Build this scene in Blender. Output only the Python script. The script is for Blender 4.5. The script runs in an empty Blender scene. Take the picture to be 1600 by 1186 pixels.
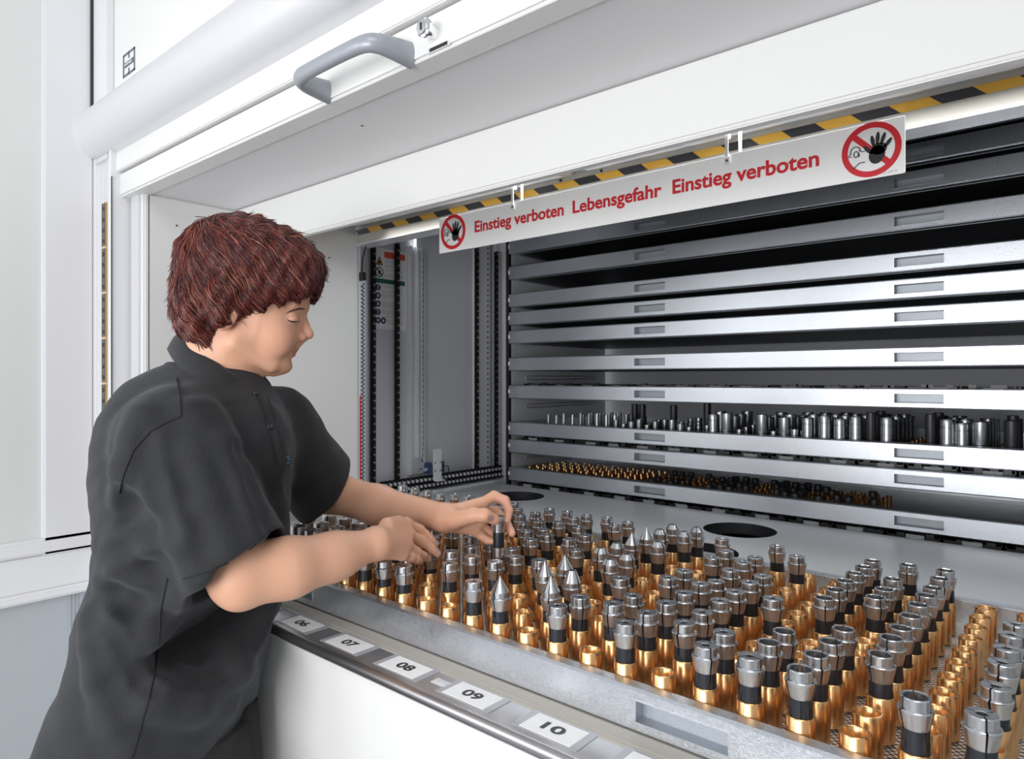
import bpy, bmesh, math, random
import numpy as np
from mathutils import Vector, Matrix
random.seed(7); rng = np.random.default_rng(11)
C = bpy.context.scene.collection
scn = bpy.context.scene
H = 1.35                                   # eye height of the photographer; everything below is laid out from eye level, then lifted by H
YAW = math.radians(40.75)
# ------------------------------------------------------------------ camera, world, lights, exposure
cd = bpy.data.cameras.new('camera'); cam = bpy.data.objects.new('camera', cd); C.objects.link(cam)
cd.lens = 24; cd.sensor_width = 36; cd.clip_start = 0.02; cd.shift_y = -0.0006
cam.location = (0, 0, H); cam.rotation_euler = (math.pi/2, 0, YAW)
cd.dof.use_dof = True; cd.dof.focus_distance = 1.15; cd.dof.aperture_fstop = 16
scn.camera = cam
w = bpy.data.worlds.new('studio'); scn.world = w; w.use_nodes = True
w.node_tree.nodes['Background'].inputs[0].default_value = (0.93, 0.96, 1.0, 1)
w.node_tree.nodes['Background'].inputs[1].default_value = 0.60
def area(name, loc, target, size, sizey, power, col=(1, 1, 1), parent=None):
    l = bpy.data.lights.new(name, 'AREA'); l.shape = 'RECTANGLE'; l.size = size; l.size_y = sizey; l.energy = power; l.color = col
    o = bpy.data.objects.new(name, l); C.objects.link(o)
    o.location = loc
    o.rotation_euler = (Vector(target)-Vector(loc)).to_track_quat('-Z', 'Y').to_euler()
    return o
area('key_softbox', (0.7, -1.1, H+1.7), (-0.8, 0.9, H-0.1), 1.6, 1.0, 18, (1, .99, .97))
area('back_softbox', (-1.62, -1.0, H+0.25), (-1.12, 0.45, H-.05), 0.35, 0.9, 6, (.97, .98, 1))
area('front_softbox', (-0.35, -1.6, H-0.15), (-0.9, 1.4, H-0.05), 1.8, 1.0, 43, (1, 1, 1))
scn.view_settings.view_transform = 'Standard'; scn.view_settings.look = 'None'
scn.view_settings.exposure = 0.0; scn.view_settings.gamma = 1.0
scn.view_settings.use_curve_mapping = False
# ------------------------------------------------------------------ materials
def nodes(name):
    m = bpy.data.materials.new(name); m.use_nodes = True
    nt = m.node_tree; return m, nt, nt.nodes['Principled BSDF']
def pbr(name, col, rough=.5, metal=0, bump=0, bscale=200, var=0, vscale=8, coat=0, sheen=0, stretch=None, rvar=0, emit=0):
    m, nt, b = nodes(name)
    b.inputs['Base Color'].default_value = (*col, 1); b.inputs['Roughness'].default_value = rough; b.inputs['Metallic'].default_value = metal
    if coat: b.inputs['Coat Weight'].default_value = coat
    if sheen: b.inputs['Sheen Weight'].default_value = sheen; b.inputs['Sheen Roughness'].default_value = .4
    if emit: b.inputs['Emission Color'].default_value = (*col, 1); b.inputs['Emission Strength'].default_value = emit
    tc = nt.nodes.new('ShaderNodeTexCoord'); src = tc.outputs['Object']
    if stretch:
        mp = nt.nodes.new('ShaderNodeMapping'); mp.inputs['Scale'].default_value = stretch; nt.links.new(src, mp.inputs[0]); src = mp.outputs[0]
    if var or rvar:
        n = nt.nodes.new('ShaderNodeTexNoise'); n.inputs['Scale'].default_value = vscale; n.inputs['Detail'].default_value = 4; nt.links.new(src, n.inputs['Vector'])
        if var:
            mx = nt.nodes.new('ShaderNodeMix'); mx.data_type = 'RGBA'
            mx.inputs[6].default_value = (*[c*(1-var) for c in col], 1); mx.inputs[7].default_value = (*[min(1, c*(1+var)) for c in col], 1)
            nt.links.new(n.outputs['Fac'], mx.inputs[0]); nt.links.new(mx.outputs[2], b.inputs['Base Color'])
        if rvar:
            mr = nt.nodes.new('ShaderNodeMapRange'); mr.inputs[3].default_value = max(.02, rough-rvar); mr.inputs[4].default_value = rough+rvar
            mr.inputs[1].default_value = .3; mr.inputs[2].default_value = .7
            nt.links.new(n.outputs['Fac'], mr.inputs[0]); nt.links.new(mr.outputs[0], b.inputs['Roughness'])
    if bump:
        n2 = nt.nodes.new('ShaderNodeTexNoise'); n2.inputs['Scale'].default_value = bscale; nt.links.new(src, n2.inputs['Vector'])
        bp = nt.nodes.new('ShaderNodeBump'); bp.inputs['Strength'].default_value = bump; bp.inputs['Distance'].default_value = .001
        nt.links.new(n2.outputs['Fac'], bp.inputs['Height']); nt.links.new(bp.outputs[0], b.inputs['Normal'])
    return m
M = {}
M['white'] = pbr('white_lacquer', (.76, .76, .75), .38, bump=.05, bscale=500)
M['white2'] = pbr('cool_white_lacquer', (.74, .74, .76), .40, bump=.05, bscale=500)
M['glass'] = pbr('frosted_pane', (.68, .69, .68), .25)
M['lowwall'] = pbr('grey_blue_wall', (.42, .45, .48), .6)
M['alu'] = pbr('satin_aluminium', (.74, .74, .77), .30, .35)
M['grey'] = pbr('grey_plastic', (.33, .35, .39), .34, .2)
M['beige'] = pbr('beige_lacquer', (.50, .47, .42), .45)
M['rail'] = pbr('lamp_rail', (.50, .54, .58), .28, .5)
M['shaft'] = pbr('shaft_grey', (.66, .67, .70), .5, .05, var=.06, vscale=3)
M['shaftl'] = pbr('shaft_light', (.74, .75, .78), .45, .1)
M['galv'] = pbr('galvanised_steel', (.66, .69, .74), .33, .92, bump=.30, bscale=520, var=.09, vscale=330, rvar=.06, stretch=(1, 1, 1))
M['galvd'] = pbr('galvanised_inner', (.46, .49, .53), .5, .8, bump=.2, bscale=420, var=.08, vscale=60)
M['plate'] = pbr('shaft_floor_plate', (.70, .71, .72), .36, .35, var=.05, vscale=2)
M['black'] = pbr('black', (.012, .012, .013), .5)
M['dkmetal'] = pbr('dark_metal', (.05, .05, .055), .4, .6)
M['chain'] = pbr('oiled_chain', (.045, .038, .034), .38, .8)
M['chainpin'] = pbr('chain_pin', (.5, .45, .4), .3, .9)
M['steel'] = pbr('ground_steel', (.64, .65, .67), .26, .97, var=.12, stretch=(1, 1, .1), vscale=260)
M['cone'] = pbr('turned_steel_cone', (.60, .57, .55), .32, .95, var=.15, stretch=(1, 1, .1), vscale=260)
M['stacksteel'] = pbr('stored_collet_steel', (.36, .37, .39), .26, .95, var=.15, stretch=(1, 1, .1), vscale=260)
M['shank'] = pbr('blackened_steel', (.040, .043, .052), .34, .6, bump=.1, bscale=200)
M['brass'] = pbr('brass', (.76, .44, .20), .26, .96, var=.22, stretch=(1, 1, .04), vscale=420)
M['chrome'] = pbr('chrome', (.85, .85, .87), .1, 1)
M['stain'] = pbr('stainless_strip', (.50, .49, .50), .30, .95, var=.05, vscale=4, bump=.03)
M['paper'] = pbr('label_paper', (.88, .88, .88), .5)
M['ink'] = pbr('black_ink', (.02, .02, .025), .5)
M['red'] = pbr('sign_red', (.62, .02, .03), .4)
M['yellow'] = pbr('tape_yellow', (.72, .40, .05), .4)
M['tapeb'] = pbr('tape_black', (.035, .035, .04), .4)
M['dulltag'] = pbr('dull_tag', (.34, .34, .36), .5)
M['green'] = pbr('poster_green', (.02, .13, .08), .5)
M['blue'] = pbr('icon_blue', (.02, .05, .12), .5)
M['orange'] = pbr('icon_orange', (.75, .30, .04), .5)
M['txt'] = pbr('grey_print', (.42, .43, .46), .6)
M['postred'] = pbr('poster_red', (.75, .09, .05), .5)
M['sensor'] = pbr('sensor_blue', (.03, .06, .14), .4)
M['clear'] = pbr('clear_pocket', (.42, .43, .46), .12)
M['logo'] = pbr('emblem_grey', (.12, .15, .19), .5)
M['amber'] = pbr('amber_edge', (.50, .30, .10), .4)
M['lens'] = pbr('dark_lens', (.05, .055, .05), .25)
M['lamp'] = pbr('lamp_glow', (.9, .97, 1), .5, emit=3.0)
M['darkbox'] = pbr('black_plastic_bin', (.02, .02, .022), .35)
M['floor'] = pbr('floor_grey', (.36, .37, .38), .5, var=.08, vscale=3)
M['trouser'] = pbr('black_trousers', (.012, .012, .014), .8, bump=.3, bscale=900)
# perforated insert: small slotted holes cut through by transparency
def perf():
    m, nt, b = nodes('perforated_steel')
    b.inputs['Base Color'].default_value = (.88, .87, .84, 1); b.inputs['Metallic'].default_value = .5; b.inputs['Roughness'].default_value = .3
    tc = nt.nodes.new('ShaderNodeTexCoord'); sp = nt.nodes.new('ShaderNodeSeparateXYZ'); nt.links.new(tc.outputs['Object'], sp.inputs[0])
    def mth(op, a, bb=None):
        n = nt.nodes.new('ShaderNodeMath'); n.operation = op
        for i, v in enumerate((a, bb)):
            if v is None: continue
            if isinstance(v, (int, float)): n.inputs[i].default_value = v
            else: nt.links.new(v, n.inputs[i])
        return n.outputs[0]
    P = .0085
    yy = mth('DIVIDE', sp.outputs[1], P*.5)
    row = mth('FLOOR', yy); odd = mth('MODULO', mth('ABSOLUTE', row), 2)
    xx = mth('ADD', mth('DIVIDE', sp.outputs[0], P), mth('MULTIPLY', odd, .5))
    fx = mth('SUBTRACT', mth('FRACT', xx), .5); fy = mth('SUBTRACT', mth('FRACT', yy), .5)
    dd = mth('ADD', mth('POWER', mth('MULTIPLY', fx, 1/.34), 2), mth('POWER', mth('MULTIPLY', fy, 1/.36), 2))
    hole = mth('LESS_THAN', dd, 1)
    tr = nt.nodes.new('ShaderNodeBsdfTransparent'); mx = nt.nodes.new('ShaderNodeMixShader'); out = nt.nodes['Material Output']
    nt.links.new(hole, mx.inputs[0]); nt.links.new(b.outputs[0], mx.inputs[1]); nt.links.new(tr.outputs[0], mx.inputs[2]); nt.links.new(mx.outputs[0], out.inputs[0])
    return m
M['perf'] = perf()
def fabric():
    m, nt, b = nodes('charcoal_pique')
    b.inputs['Roughness'].default_value = .85; b.inputs['Sheen Weight'].default_value = .15; b.inputs['Sheen Roughness'].default_value = .45
    b.inputs['Sheen Tint'].default_value = (.75, .8, .9, 1)
    tc = nt.nodes.new('ShaderNodeTexCoord')
    n = nt.nodes.new('ShaderNodeTexNoise'); n.inputs['Scale'].default_value = 700; n.inputs['Detail'].default_value = 2; nt.links.new(tc.outputs['Object'], n.inputs['Vector'])
    mx = nt.nodes.new('ShaderNodeMix'); mx.data_type = 'RGBA'; mx.inputs[6].default_value = (.007, .007, .008, 1); mx.inputs[7].default_value = (.030, .031, .034, 1)
    nt.links.new(n.outputs['Fac'], mx.inputs[0]); nt.links.new(mx.outputs[2], b.inputs['Base Color'])
    v = nt.nodes.new('ShaderNodeTexVoronoi'); v.inputs['Scale'].default_value = 620; nt.links.new(tc.outputs['Object'], v.inputs['Vector'])
    bp = nt.nodes.new('ShaderNodeBump'); bp.inputs['Strength'].default_value = .5; bp.inputs['Distance'].default_value = .001
    nt.links.new(v.outputs['Distance'], bp.inputs['Height']); nt.links.new(bp.outputs[0], b.inputs['Normal'])
    return m
M['fabric'] = fabric()
def tinted(name, rough, sss=0, spec=.5, bump=0, bscale=500):
    m, nt, b = nodes(name)
    a = nt.nodes.new('ShaderNodeAttribute'); a.attribute_name = 'tint'; nt.links.new(a.outputs['Color'], b.inputs['Base Color'])
    b.inputs['Roughness'].default_value = rough; b.inputs['Specular IOR Level'].default_value = spec
    if sss:
        b.inputs['Subsurface Weight'].default_value = sss; b.inputs['Subsurface Radius'].default_value = (1, .35, .2); b.inputs['Subsurface Scale'].default_value = .006
    if bump:
        tc = nt.nodes.new('ShaderNodeTexCoord'); n = nt.nodes.new('ShaderNodeTexNoise'); n.inputs['Scale'].default_value = bscale; nt.links.new(tc.outputs['Object'], n.inputs['Vector'])
        bp = nt.nodes.new('ShaderNodeBump'); bp.inputs['Strength'].default_value = bump; bp.inputs['Distance'].default_value = .001
        nt.links.new(n.outputs['Fac'], bp.inputs['Height']); nt.links.new(bp.outputs[0], b.inputs['Normal'])
    return m
M['skin'] = tinted('skin', .46, .25, .4, .25, 450)
M['hair'] = tinted('red_hair', .34, 0, .6)
# ------------------------------------------------------------------ helpers
WL = {}
ROOTS = []
def thing(name, label, cat, loc=(0, 0, 0), group=None, kind=None):
    o = bpy.data.objects.new(name, None); C.objects.link(o); o.location = loc; o.empty_display_size = .05
    WL[o.name] = Vector(loc); ROOTS.append(o)
    tag(o, label, cat, group, kind); return o
def tag(o, label=None, cat=None, group=None, kind=None):
    if label: o['label'] = label
    if cat: o['category'] = cat
    if group: o['group'] = group
    if kind: o['kind'] = kind
    return o
def raw(name, verts, faces, mats, parent=None, smooth=False, fm=None, base=False):
    """world-laid vertices -> one mesh object whose origin sits at its own centre (or base)"""
    v = np.asarray(verts, float).reshape(-1, 3)
    c = (v.min(0)+v.max(0))/2
    if base: c[2] = v[:, 2].min()
    me = bpy.data.meshes.new(name); me.from_pydata((v-c).tolist(), [], faces)
    for m in (mats if isinstance(mats, (list, tuple)) else [mats]): me.materials.append(M[m] if isinstance(m, str) else m)
    if fm is not None: me.polygons.foreach_set('material_index', fm)
    if smooth: me.polygons.foreach_set('use_smooth', [True]*len(me.polygons))
    me.update()
    o = bpy.data.objects.new(name, me); C.objects.link(o)
    link(o, c, parent); return o
def link(o, c, parent):
    c = Vector([float(q) for q in c])
    if parent is not None:
        o.parent = parent; o.location = c-WL[parent.name]
    else:
        o.location = c; ROOTS.append(o)
    WL[o.name] = c
class MB:
    def __init__(s): s.v = []; s.f = []; s.m = []
    def add(s, v, f, m=0):
        n = len(s.v); s.v += [tuple(p) for p in v]; s.f += [tuple(i+n for i in q) for q in f]; s.m += [m]*len(f); return s
    def box(s, x0, x1, y0, y1, z0, z1, m=0, c=0):
        if c <= 0:
            v = [(x, y, z) for x in (x0, x1) for y in (y0, y1) for z in (z0, z1)]
            return s.add(v, [(0, 1, 3, 2), (4, 6, 7, 5), (0, 4, 5, 1), (2, 3, 7, 6), (0, 2, 6, 4), (1, 5, 7, 3)], m)
        bm = bmesh.new(); bmesh.ops.create_cube(bm, size=1)
        for q in bm.verts: q.co = Vector(((x0+x1)/2+q.co.x*(x1-x0), (y0+y1)/2+q.co.y*(y1-y0), (z0+z1)/2+q.co.z*(z1-z0)))
        bmesh.ops.bevel(bm, geom=bm.edges[:], offset=c, segments=2, affect='EDGES')
        s.add([q.co[:] for q in bm.verts], [[q.index for q in f.verts] for f in bm.faces], m); bm.free(); return s
    def quad(s, a, b, c, d, m=0): return s.add([a, b, c, d], [(0, 1, 2, 3)], m)
    def extrude_x(s, prof, x0, x1, m=0, caps=True, closed=True):
        n = len(prof); v = [(x0, y, z) for y, z in prof]+[(x1, y, z) for y, z in prof]
        f = [(i, (i+1) % n, n+(i+1) % n, n+i) for i in range(n if closed else n-1)]
        if caps and closed: f += [tuple(range(n-1, -1, -1)), tuple(range(n, 2*n))]
        return s.add(v, f, m)
    def lathe(s, prof, c=(0, 0, 0), n=24, m=0, skip=(), axis='z', ph=0):
        v = []; 
        for r, z in prof:
            for i in range(n):
                t = 2*math.pi*i/n+ph
                p = (r*math.cos(t), r*math.sin(t), z)
                if axis == 'y': p = (p[0], p[2], p[1])
                if axis == 'x': p = (p[2], p[0], p[1])
                v.append((p[0]+c[0], p[1]+c[1], p[2]+c[2]))
        f = []
        for k in range(len(prof)-1):
            for i in range(n):
                if i in skip: continue
                j = (i+1) % n; f.append((k*n+i, k*n+j, (k+1)*n+j, (k+1)*n+i))
        return s.add(v, f, m)
    def tube(s, pts, r, n=8, m=0, caps=True):
        pts = [Vector(p) for p in pts]; k = len(pts); rr = r if isinstance(r, (list, tuple)) else [r]*k
        up = Vector((0, 0, 1)); rings = []
        prev = None
        for i, p in enumerate(pts):
            t = (pts[min(i+1, k-1)]-pts[max(i-1, 0)]).normalized()
            if prev is None:
                a = t.cross(up)
                if a.length < .1: a = t.cross(Vector((1, 0, 0)))
                a.normalize()
            else:
                a = (prev-t*prev.dot(t)).normalized()
            prev = a; b = t.cross(a)
            rings.append([p+(a*math.cos(2*math.pi*j/n)+b*math.sin(2*math.pi*j/n))*rr[i] for j in range(n)])
        v = [q[:] for rg in rings for q in rg]
        f = [(i*n+j, i*n+(j+1) % n, (i+1)*n+(j+1) % n, (i+1)*n+j) for i in range(k-1) for j in range(n)]
        if caps: f += [tuple(range(n-1, -1, -1)), tuple((k-1)*n+j for j in range(n))]
        return s.add(v, f, m)
    def build(s, name, mats, parent=None, smooth=False, base=False):
        return raw(name, s.v, s.f, mats, parent, smooth, s.m, base)
def auto_smooth(o, deg=35):
    me = o.data; me.polygons.foreach_set('use_smooth', [True]*len(me.polygons))
    try: me.set_sharp_from_angle(angle=math.radians(deg))
    except Exception: pass
    return o
def copy_tree(o, loc, rz=0, parent=None):
    c = o.copy(); C.objects.link(c)
    if parent is None:
        c.location = loc; c.rotation_euler = (0, 0, rz); ROOTS.append(c); WL[c.name] = Vector(loc)
    else: c.parent = parent
    for ch in list(o.children): copy_tree(ch, None, 0, c)
    return c
def text_mesh(body, size, sx=1.0, bold=.02, extrude=.0004):
    cu = bpy.data.curves.new('t', 'FONT'); cu.body = body; cu.size = size; cu.offset = bold*size; cu.extrude = extrude
    cu.resolution_u = 4
    o = bpy.data.objects.new('t', cu); C.objects.link(o)
    bpy.context.view_layer.update()
    dg = bpy.context.evaluated_depsgraph_get()
    me = bpy.data.meshes.new_from_object(o.evaluated_get(dg))
    v = np.array([q.co[:] for q in me.vertices]); f = [tuple(p.vertices) for p in me.polygons]
    bpy.data.objects.remove(o); bpy.data.meshes.remove(me)
    return v, f
def place_text(mb, body, w, h, org, ux, uy, m=0, bold=.02, lift=.0004):
    """text fitted into w x h (cap height h) at baseline-left org, along ux, up uy"""
    v, f = text_mesh(body, 1.0, bold=bold, extrude=0)
    ref, _ = text_mesh('E', 1.0, bold=bold, extrude=0)
    capb, capt = ref[:, 1].min(), ref[:, 1].max()
    x0, x1 = v[:, 0].min(), v[:, 0].max()
    ux = np.array(ux, float); uy = np.array(uy, float); nz = np.cross(ux, uy)
    p = np.array(org)+((v[:, 0:1]-x0)/(x1-x0)*w)*ux+((v[:, 1:2]-capb)/(capt-capb)*h)*uy+nz*lift
    mb.add(p.tolist(), f, m)
ORD = ['zeroth', 'first', 'second', 'third', 'fourth', 'fifth', 'sixth', 'seventh', 'eighth', 'ninth', 'tenth', 'eleventh', 'twelfth', 'thirteenth', 'fourteenth', 'fifteenth', 'sixteenth', 'seventeenth', 'eighteenth', 'nineteenth', 'twentieth']
def ordw(n):
    if n <= 20: return ORD[n]
    return 'twenty-'+ORD[n-20] if n < 30 else ('thirtieth' if n == 30 else 'thirty-'+ORD[n-30])
# ------------------------------------------------------------------ setting
o = MB().box(-4.5, 3, -3.5, 3.2, -H-.05, -H).build('floor', 'floor'); tag(o, kind='structure')
m = MB()
m.box(-1.93, -1.885, -2.6, .60, -.372, 1.35, 0)                # backing
m.box(-1.885, -1.88, -2.6, .493, -.372, 1.35, 1)               # frosted pane
m.box(-1.885, -1.868, .493, .598, -.416, 1.35, 0, .004)       # stile
m.box(-1.885, -1.862, -2.6, .598, -.41, -.372, 0, .006)
m.box(-1.885, -1.868, -2.6, .598, -.492, -.412, 0, .002)
m.box(-1.885, -1.858, -2.6, .598, -.515, -.492, 0, .006)
m.box(-1.93, -1.884, -2.6, .60, -H, -.515, 2)
for y in (.55, .558, .566, .2, .208): m.box(-1.885, -1.882, y, y+.003, -H, -.515, 2)
o = m.build('wall_left', ['white2', 'glass', 'lowwall'])
tag(o, kind='structure')
# ------------------------------------------------------------------ the storage lift
L = thing('storage_lift', 'tall white automatic storage lift with an open access window and raised sliding door', 'storage machine', (-.72, 1.2, -H))
TX0, TX1 = -1.696, .256                                        # ends of the containers
def part(mb, name, mats, parent=L, smooth=False): return mb.build(name, mats, parent, smooth)
# left jamb: white side panel, with rounded front edge
m = MB(); m.box(-1.72, -1.69, .655, 1.254, -.348, .435, 0, .004); part(m, 'jamb_panel', ['white'])
m = MB(); m.box(TX1+.02, TX1+.05, .62, 1.254, -.348, .435, 0, .004); part(m, 'jamb_panel', ['white'])
# screws on the jamb
m = MB()
for y, z in ((.72, .37), (1.15, .35)): m.lathe([(.0, .0), (.0022, .0), (.0022, .001)], (-1.689, y, z), 8, 0, axis='x')
part(m, 'panel_screws', ['dkmetal'])
# front column on the left of the window
m = MB()
m.box(-1.889, -1.862, .598, .66, -.43, 1.2, 0, .003)
m.box(-1.862, -1.838, .606, .66, -.43, 1.2, 1)
m.box(-1.800, -1.775, .606, .66, -.43, 1.2, 1)
m.box(-1.838, -1.800, .608, .66, -.43, 1.2, 1)
m.box(-1.775, -1.76, .600, .66, -.43, 1.2, 2)
m.box(-1.7595, -1.7565, .5995, .601, -.43, .476, 3)
m.box(-1.75, -1.705, .640, .66, -.43, .48, 4)
m.box(-1.712, -1.69, .646, .66, -.43, .46, 2, .004)
part(m, 'front_column', ['white2', 'alu', 'white2', 'black', 'alu'])
m = MB(); m.box(-1.889, -1.69, .60, .66, -H, -.43, 0, .003); part(m, 'column_foot', ['white2'])
# light curtain: black segments with an amber edge and little emitters
for i in range(9):
    z1 = .424-.109*i
    if z1 < -.5: break
    m = MB(); m.box(-1.833, -1.805, .604, .608, z1-.107, z1, 0); m.box(-1.830, -1.808, .603, .606, z1-.104, z1-.002, 1)
    m.box(-1.833, -1.805, .602, .607, z1-.109, z1-.1075, 2)
    for k in range(4): m.lathe([(0, -.0025), (.0045, -.0015), (.0055, 0)], (-1.819, .6030, z1-.015-.026*k), 10, 3, axis='y')
    part(m, 'light_curtain_segment', ['amber', 'lens', 'white', 'dkmetal'])
# gap and side strip above the cover profile
m = MB(); m.box(-1.875, -1.868, .592, .62, .60, 1.3, 0); m.box(-1.868, -1.862, .590, .62, .60, 1.3, 1); m.box(-1.862, -1.775, .596, .62, .60, 1.3, 2)
m.box(-1.775, -1.742, .598, .62, .60, 1.3, 3); part(m, 'upper_side_strip', ['black', 'dkmetal', 'white2', 'alu'])
# upper fascia panel with emblem
m = MB(); m.box(-1.742, .30, .60, .63, .56, 1.3, 0, .003); part(m, 'fascia_panel', ['white'])
m = MB(); x0, x1, z0, z1, t = -1.684, -1.618, .684, .735, .0042; yy = .5985
m.box(x0, x1, yy, .601, z1-t, z1); m.box(x0, x1, yy, .601, z0, z0+t); m.box(x0, x0+t, yy, .601, z0, z1); m.box(x1-t, x1, yy, .601, z0, z1)
m.box(-1.653, -1.649, yy, .601, .735-.014, .735); m.box(-1.653, -1.649, yy, .601, .684, .684+.014)
m.box(-1.676, -1.626, yy, .601, .704, .715, 0)
place_text(m, 'HÄNEL', .044, .0075, (-1.673, yy-.0006, .7055), (1, 0, 0), (0, 0, 1), 1, .01, .0002)
part(m, 'emblem', ['logo', 'paper'])
# rounded aluminium cover profile
prof = []
for k in range(19):
    t = math.radians(80+k*10.2)
    prof.append((.612+.062*math.cos(t)*.95, .598+.062*math.sin(t)))
prof += [(.615, .533), (.645, .540), (.645, .66)]
m = MB(); m.extrude_x(prof, -1.87, .30, 0); o = auto_smooth(part(m, 'cover_profile', ['alu']))
m = MB(); m.box(-1.868, -1.783, .60, .655, .525, .536, 0); m.box(-1.783, -1.74, .632, .655, .478, .56, 0); part(m, 'profile_end_bracket', ['alu'])
# the raised sliding door: upper band, lower band and its handle and lock
D = raw('sliding_door', *(lambda q: (q.v, q.f))(MB().box(-1.782, .30, .612, .66, .490, .62, 0, .002).box(-1.776, .30, .620, .66, .434, .487, 0, .003).box(-1.776, .30, .622, .66, .4315, .436, 0, .001)), 'white', L)
h = MB()
pts = [(-.914, .622, .448), (-.912, .595, .447), (-.908, .572, .4465), (-.895, .560, .446), (-.86, .557, .446), (-.78, .557, .446), (-.742, .560, .446), (-.728, .572, .446), (-.722, .595, .4455), (-.719, .622, .445)]
P0 = [Vector(p) for p in pts]; P = []; HV = []; hv0 = [.019, .016, .0135, .0122, .0112, .0112, .0122, .0135, .016, .019]
for i in range(len(P0)-1):
    a_, b_, c_, d_ = P0[max(i-1, 0)], P0[i], P0[i+1], P0[min(i+2, len(P0)-1)]
    for q in range(5):
        t = q/5; P.append(.5*((2*b_)+(c_-a_)*t+(2*a_-5*b_+4*c_-d_)*t*t+(3*b_-a_-3*c_+d_)*t**3)); HV.append(hv0[i]*(1-t)+hv0[i+1]*t)
P.append(P0[-1]); HV.append(hv0[-1])
rings = []; n = 16
for i, p in enumerate(P):
    t = (P[min(i+1, len(P)-1)]-P[max(i-1, 0)]).normalized(); b = Vector((0, 0, 1)); a = t.cross(b).normalized()
    wv = .0095; hv = HV[i]
    rings.append([p+a*wv*math.cos(2*math.pi*j/n)+b*hv*math.sin(2*math.pi*j/n) for j in range(n)])
h.add([q[:] for r in rings for q in r], [(i*n+j, i*n+(j+1) % n, (i+1)*n+(j+1) % n, (i+1)*n+j) for i in range(len(P)-1) for j in range(n)]+[tuple(range(n)), tuple((len(P)-1)*n+j for j in range(n))])
hd = auto_smooth(h.build('door_handle', 'grey', D), 50); tag(hd, 'grey bow-shaped pull handle')
m = MB(); m.lathe([(.0075, .622), (.0075, .603), (.0125, .602), (.0125, .5985), (.0095, .597), (.0095, .5945), (.0055, .594), (0, .594)], (-.668, 0, .458), 24, 0, axis='y'); m.box(-.6695, -.6665, .5932, .5942, .4535, .4625, 1)
tag(auto_smooth(m.build('door_lock', ['chrome', 'ink'], D)), 'round chrome key lock')
m = MB(); m.box(-.682, -.640, .6185, .621, .4345, .4415, 0); m.box(-.678, -.644, .618, .620, .4357, .4403, 1); m.build('latch_slot', ['alu', 'black'], D)
# soffit, header, its underside, lamp rail and rear header strip
m = MB(); m.box(-1.70, .30, .645, .87, .4345, .445); part(m, 'soffit_panel', ['white2'])
m = MB(); m.lathe([(0, .4343), (.003, .4343), (.003, .436)], (-.96, .72, 0), 8, 0); part(m, 'soffit_screw', ['dkmetal'])
m = MB(); m.box(-1.70, .30, .865, .875, .331, .4325, 0, .003); m.box(-1.70, .30, .868, .885, .328, .335, 0, .002); m.box(-1.70, .30, .872, .90, .40, .47, 0); part(m, 'header_panel', ['white'])
m = MB(); m.box(-1.70, .30, .875, 1.26, .466, .475, 0); part(m, 'header_ceiling', ['beige'])
m = MB()
m.box(-1.69, -.88, 1.185, 1.238, .452, .466, 0, .002); m.box(-.872, .28, 1.185, 1.238, .452, .466, 0, .002)
m.box(-1.66, -.91, 1.196, 1.226, .4505, .453, 1); m.box(-.84, .25, 1.196, 1.226, .4505, .453, 1); part(m, 'lamp_rail', ['rail', 'shaftl'])
for px_ in (-.93, -.82): m = MB(); m.lathe([(0, 1.247), (.003, 1.247), (.003, 1.25)], (px_, 0, .4515), 10, 0, axis='y'); part(m, 'rail_screw', ['dkmetal'])
m = MB(); m.box(-1.70, .30, 1.250, 1.262, .404, .466, 0, .001); m.box(-1.70, .30, 1.246, 1.30, .400, .4045, 1, .001); m.box(-1.70, .30, 1.262, 1.30, .405, .98, 2); part(m, 'rear_header', ['beige', 'alu', 'dkmetal'])
m = MB(); x = -1.70; i = 0; zt, zb = .4465, .4305; sl = .018
while x < .26:
    x2 = x+.0575; m.add([(x, 1.2485, zt), (x2, 1.2485, zt), (x2+sl, 1.2485, zb), (x+sl, 1.2485, zb)], [(0, 3, 2, 1)], i % 2); x = x2; i += 1
part(m, 'hazard_tape', ['tapeb', 'yellow'])
# shaft: side wall, guide rails, rack
m = MB(); m.box(-1.83, -1.80, 1.25, 1.98, -.42, 1.0, 0); part(m, 'shaft_wall', ['shaft'])
m = MB(); m.box(.36, .39, 1.25, 1.98, -.42, 1.0, 0); part(m, 'shaft_wall', ['shaft'])
m = MB(); m.box(-1.80, -1.69, 1.2545, 1.262, -.39, .404, 0); part(m, 'shaft_return', ['shaft'])
m = MB()
m.box(-1.80, -1.788, 1.543, 1.551, -.33, .455, 1); m.box(-1.80, -1.795, 1.551, 1.612, -.33, .455, 0)
m.box(-1.80, -1.784, 1.572, 1.579, -.272, .455, 1); m.box(-1.80, -1.784, 1.589, 1.594, -.272, .455, 1); m.box(-1.80, -1.79, 1.609, 1.613, -.30, .44, 1)
for i in range(36): m.box(-1.796, -1.7935, 1.601, 1.605, -.29+i*.02, -.283+i*.02, 2)
part(m, 'guide_rail', ['shaft', 'shaftl', 'dkmetal'])
m = MB(); m.box(-1.80, -1.775, 1.86, 1.93, -.40, .9, 0); m.box(-1.80, -1.77, 2.00-.04, 2.0, -.40, .9, 0)
for i in range(60): m.box(-1.7755, -1.7745, 1.915, 1.921, -.385+i*.02, -.377+i*.02, 1)
part(m, 'rack_upright', ['shaftl', 'dkmetal'])
m = MB(); m.box(-1.715, -1.7008, 1.955, 1.97, -.41, 1.0, 0); part(m, 'rack_post', ['dkmetal'])
m = MB(); m.box(-1.83, -1.715, 1.985, 2.005, -.65, 1.0, 0); part(m, 'shaft_return', ['shaft'])
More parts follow.
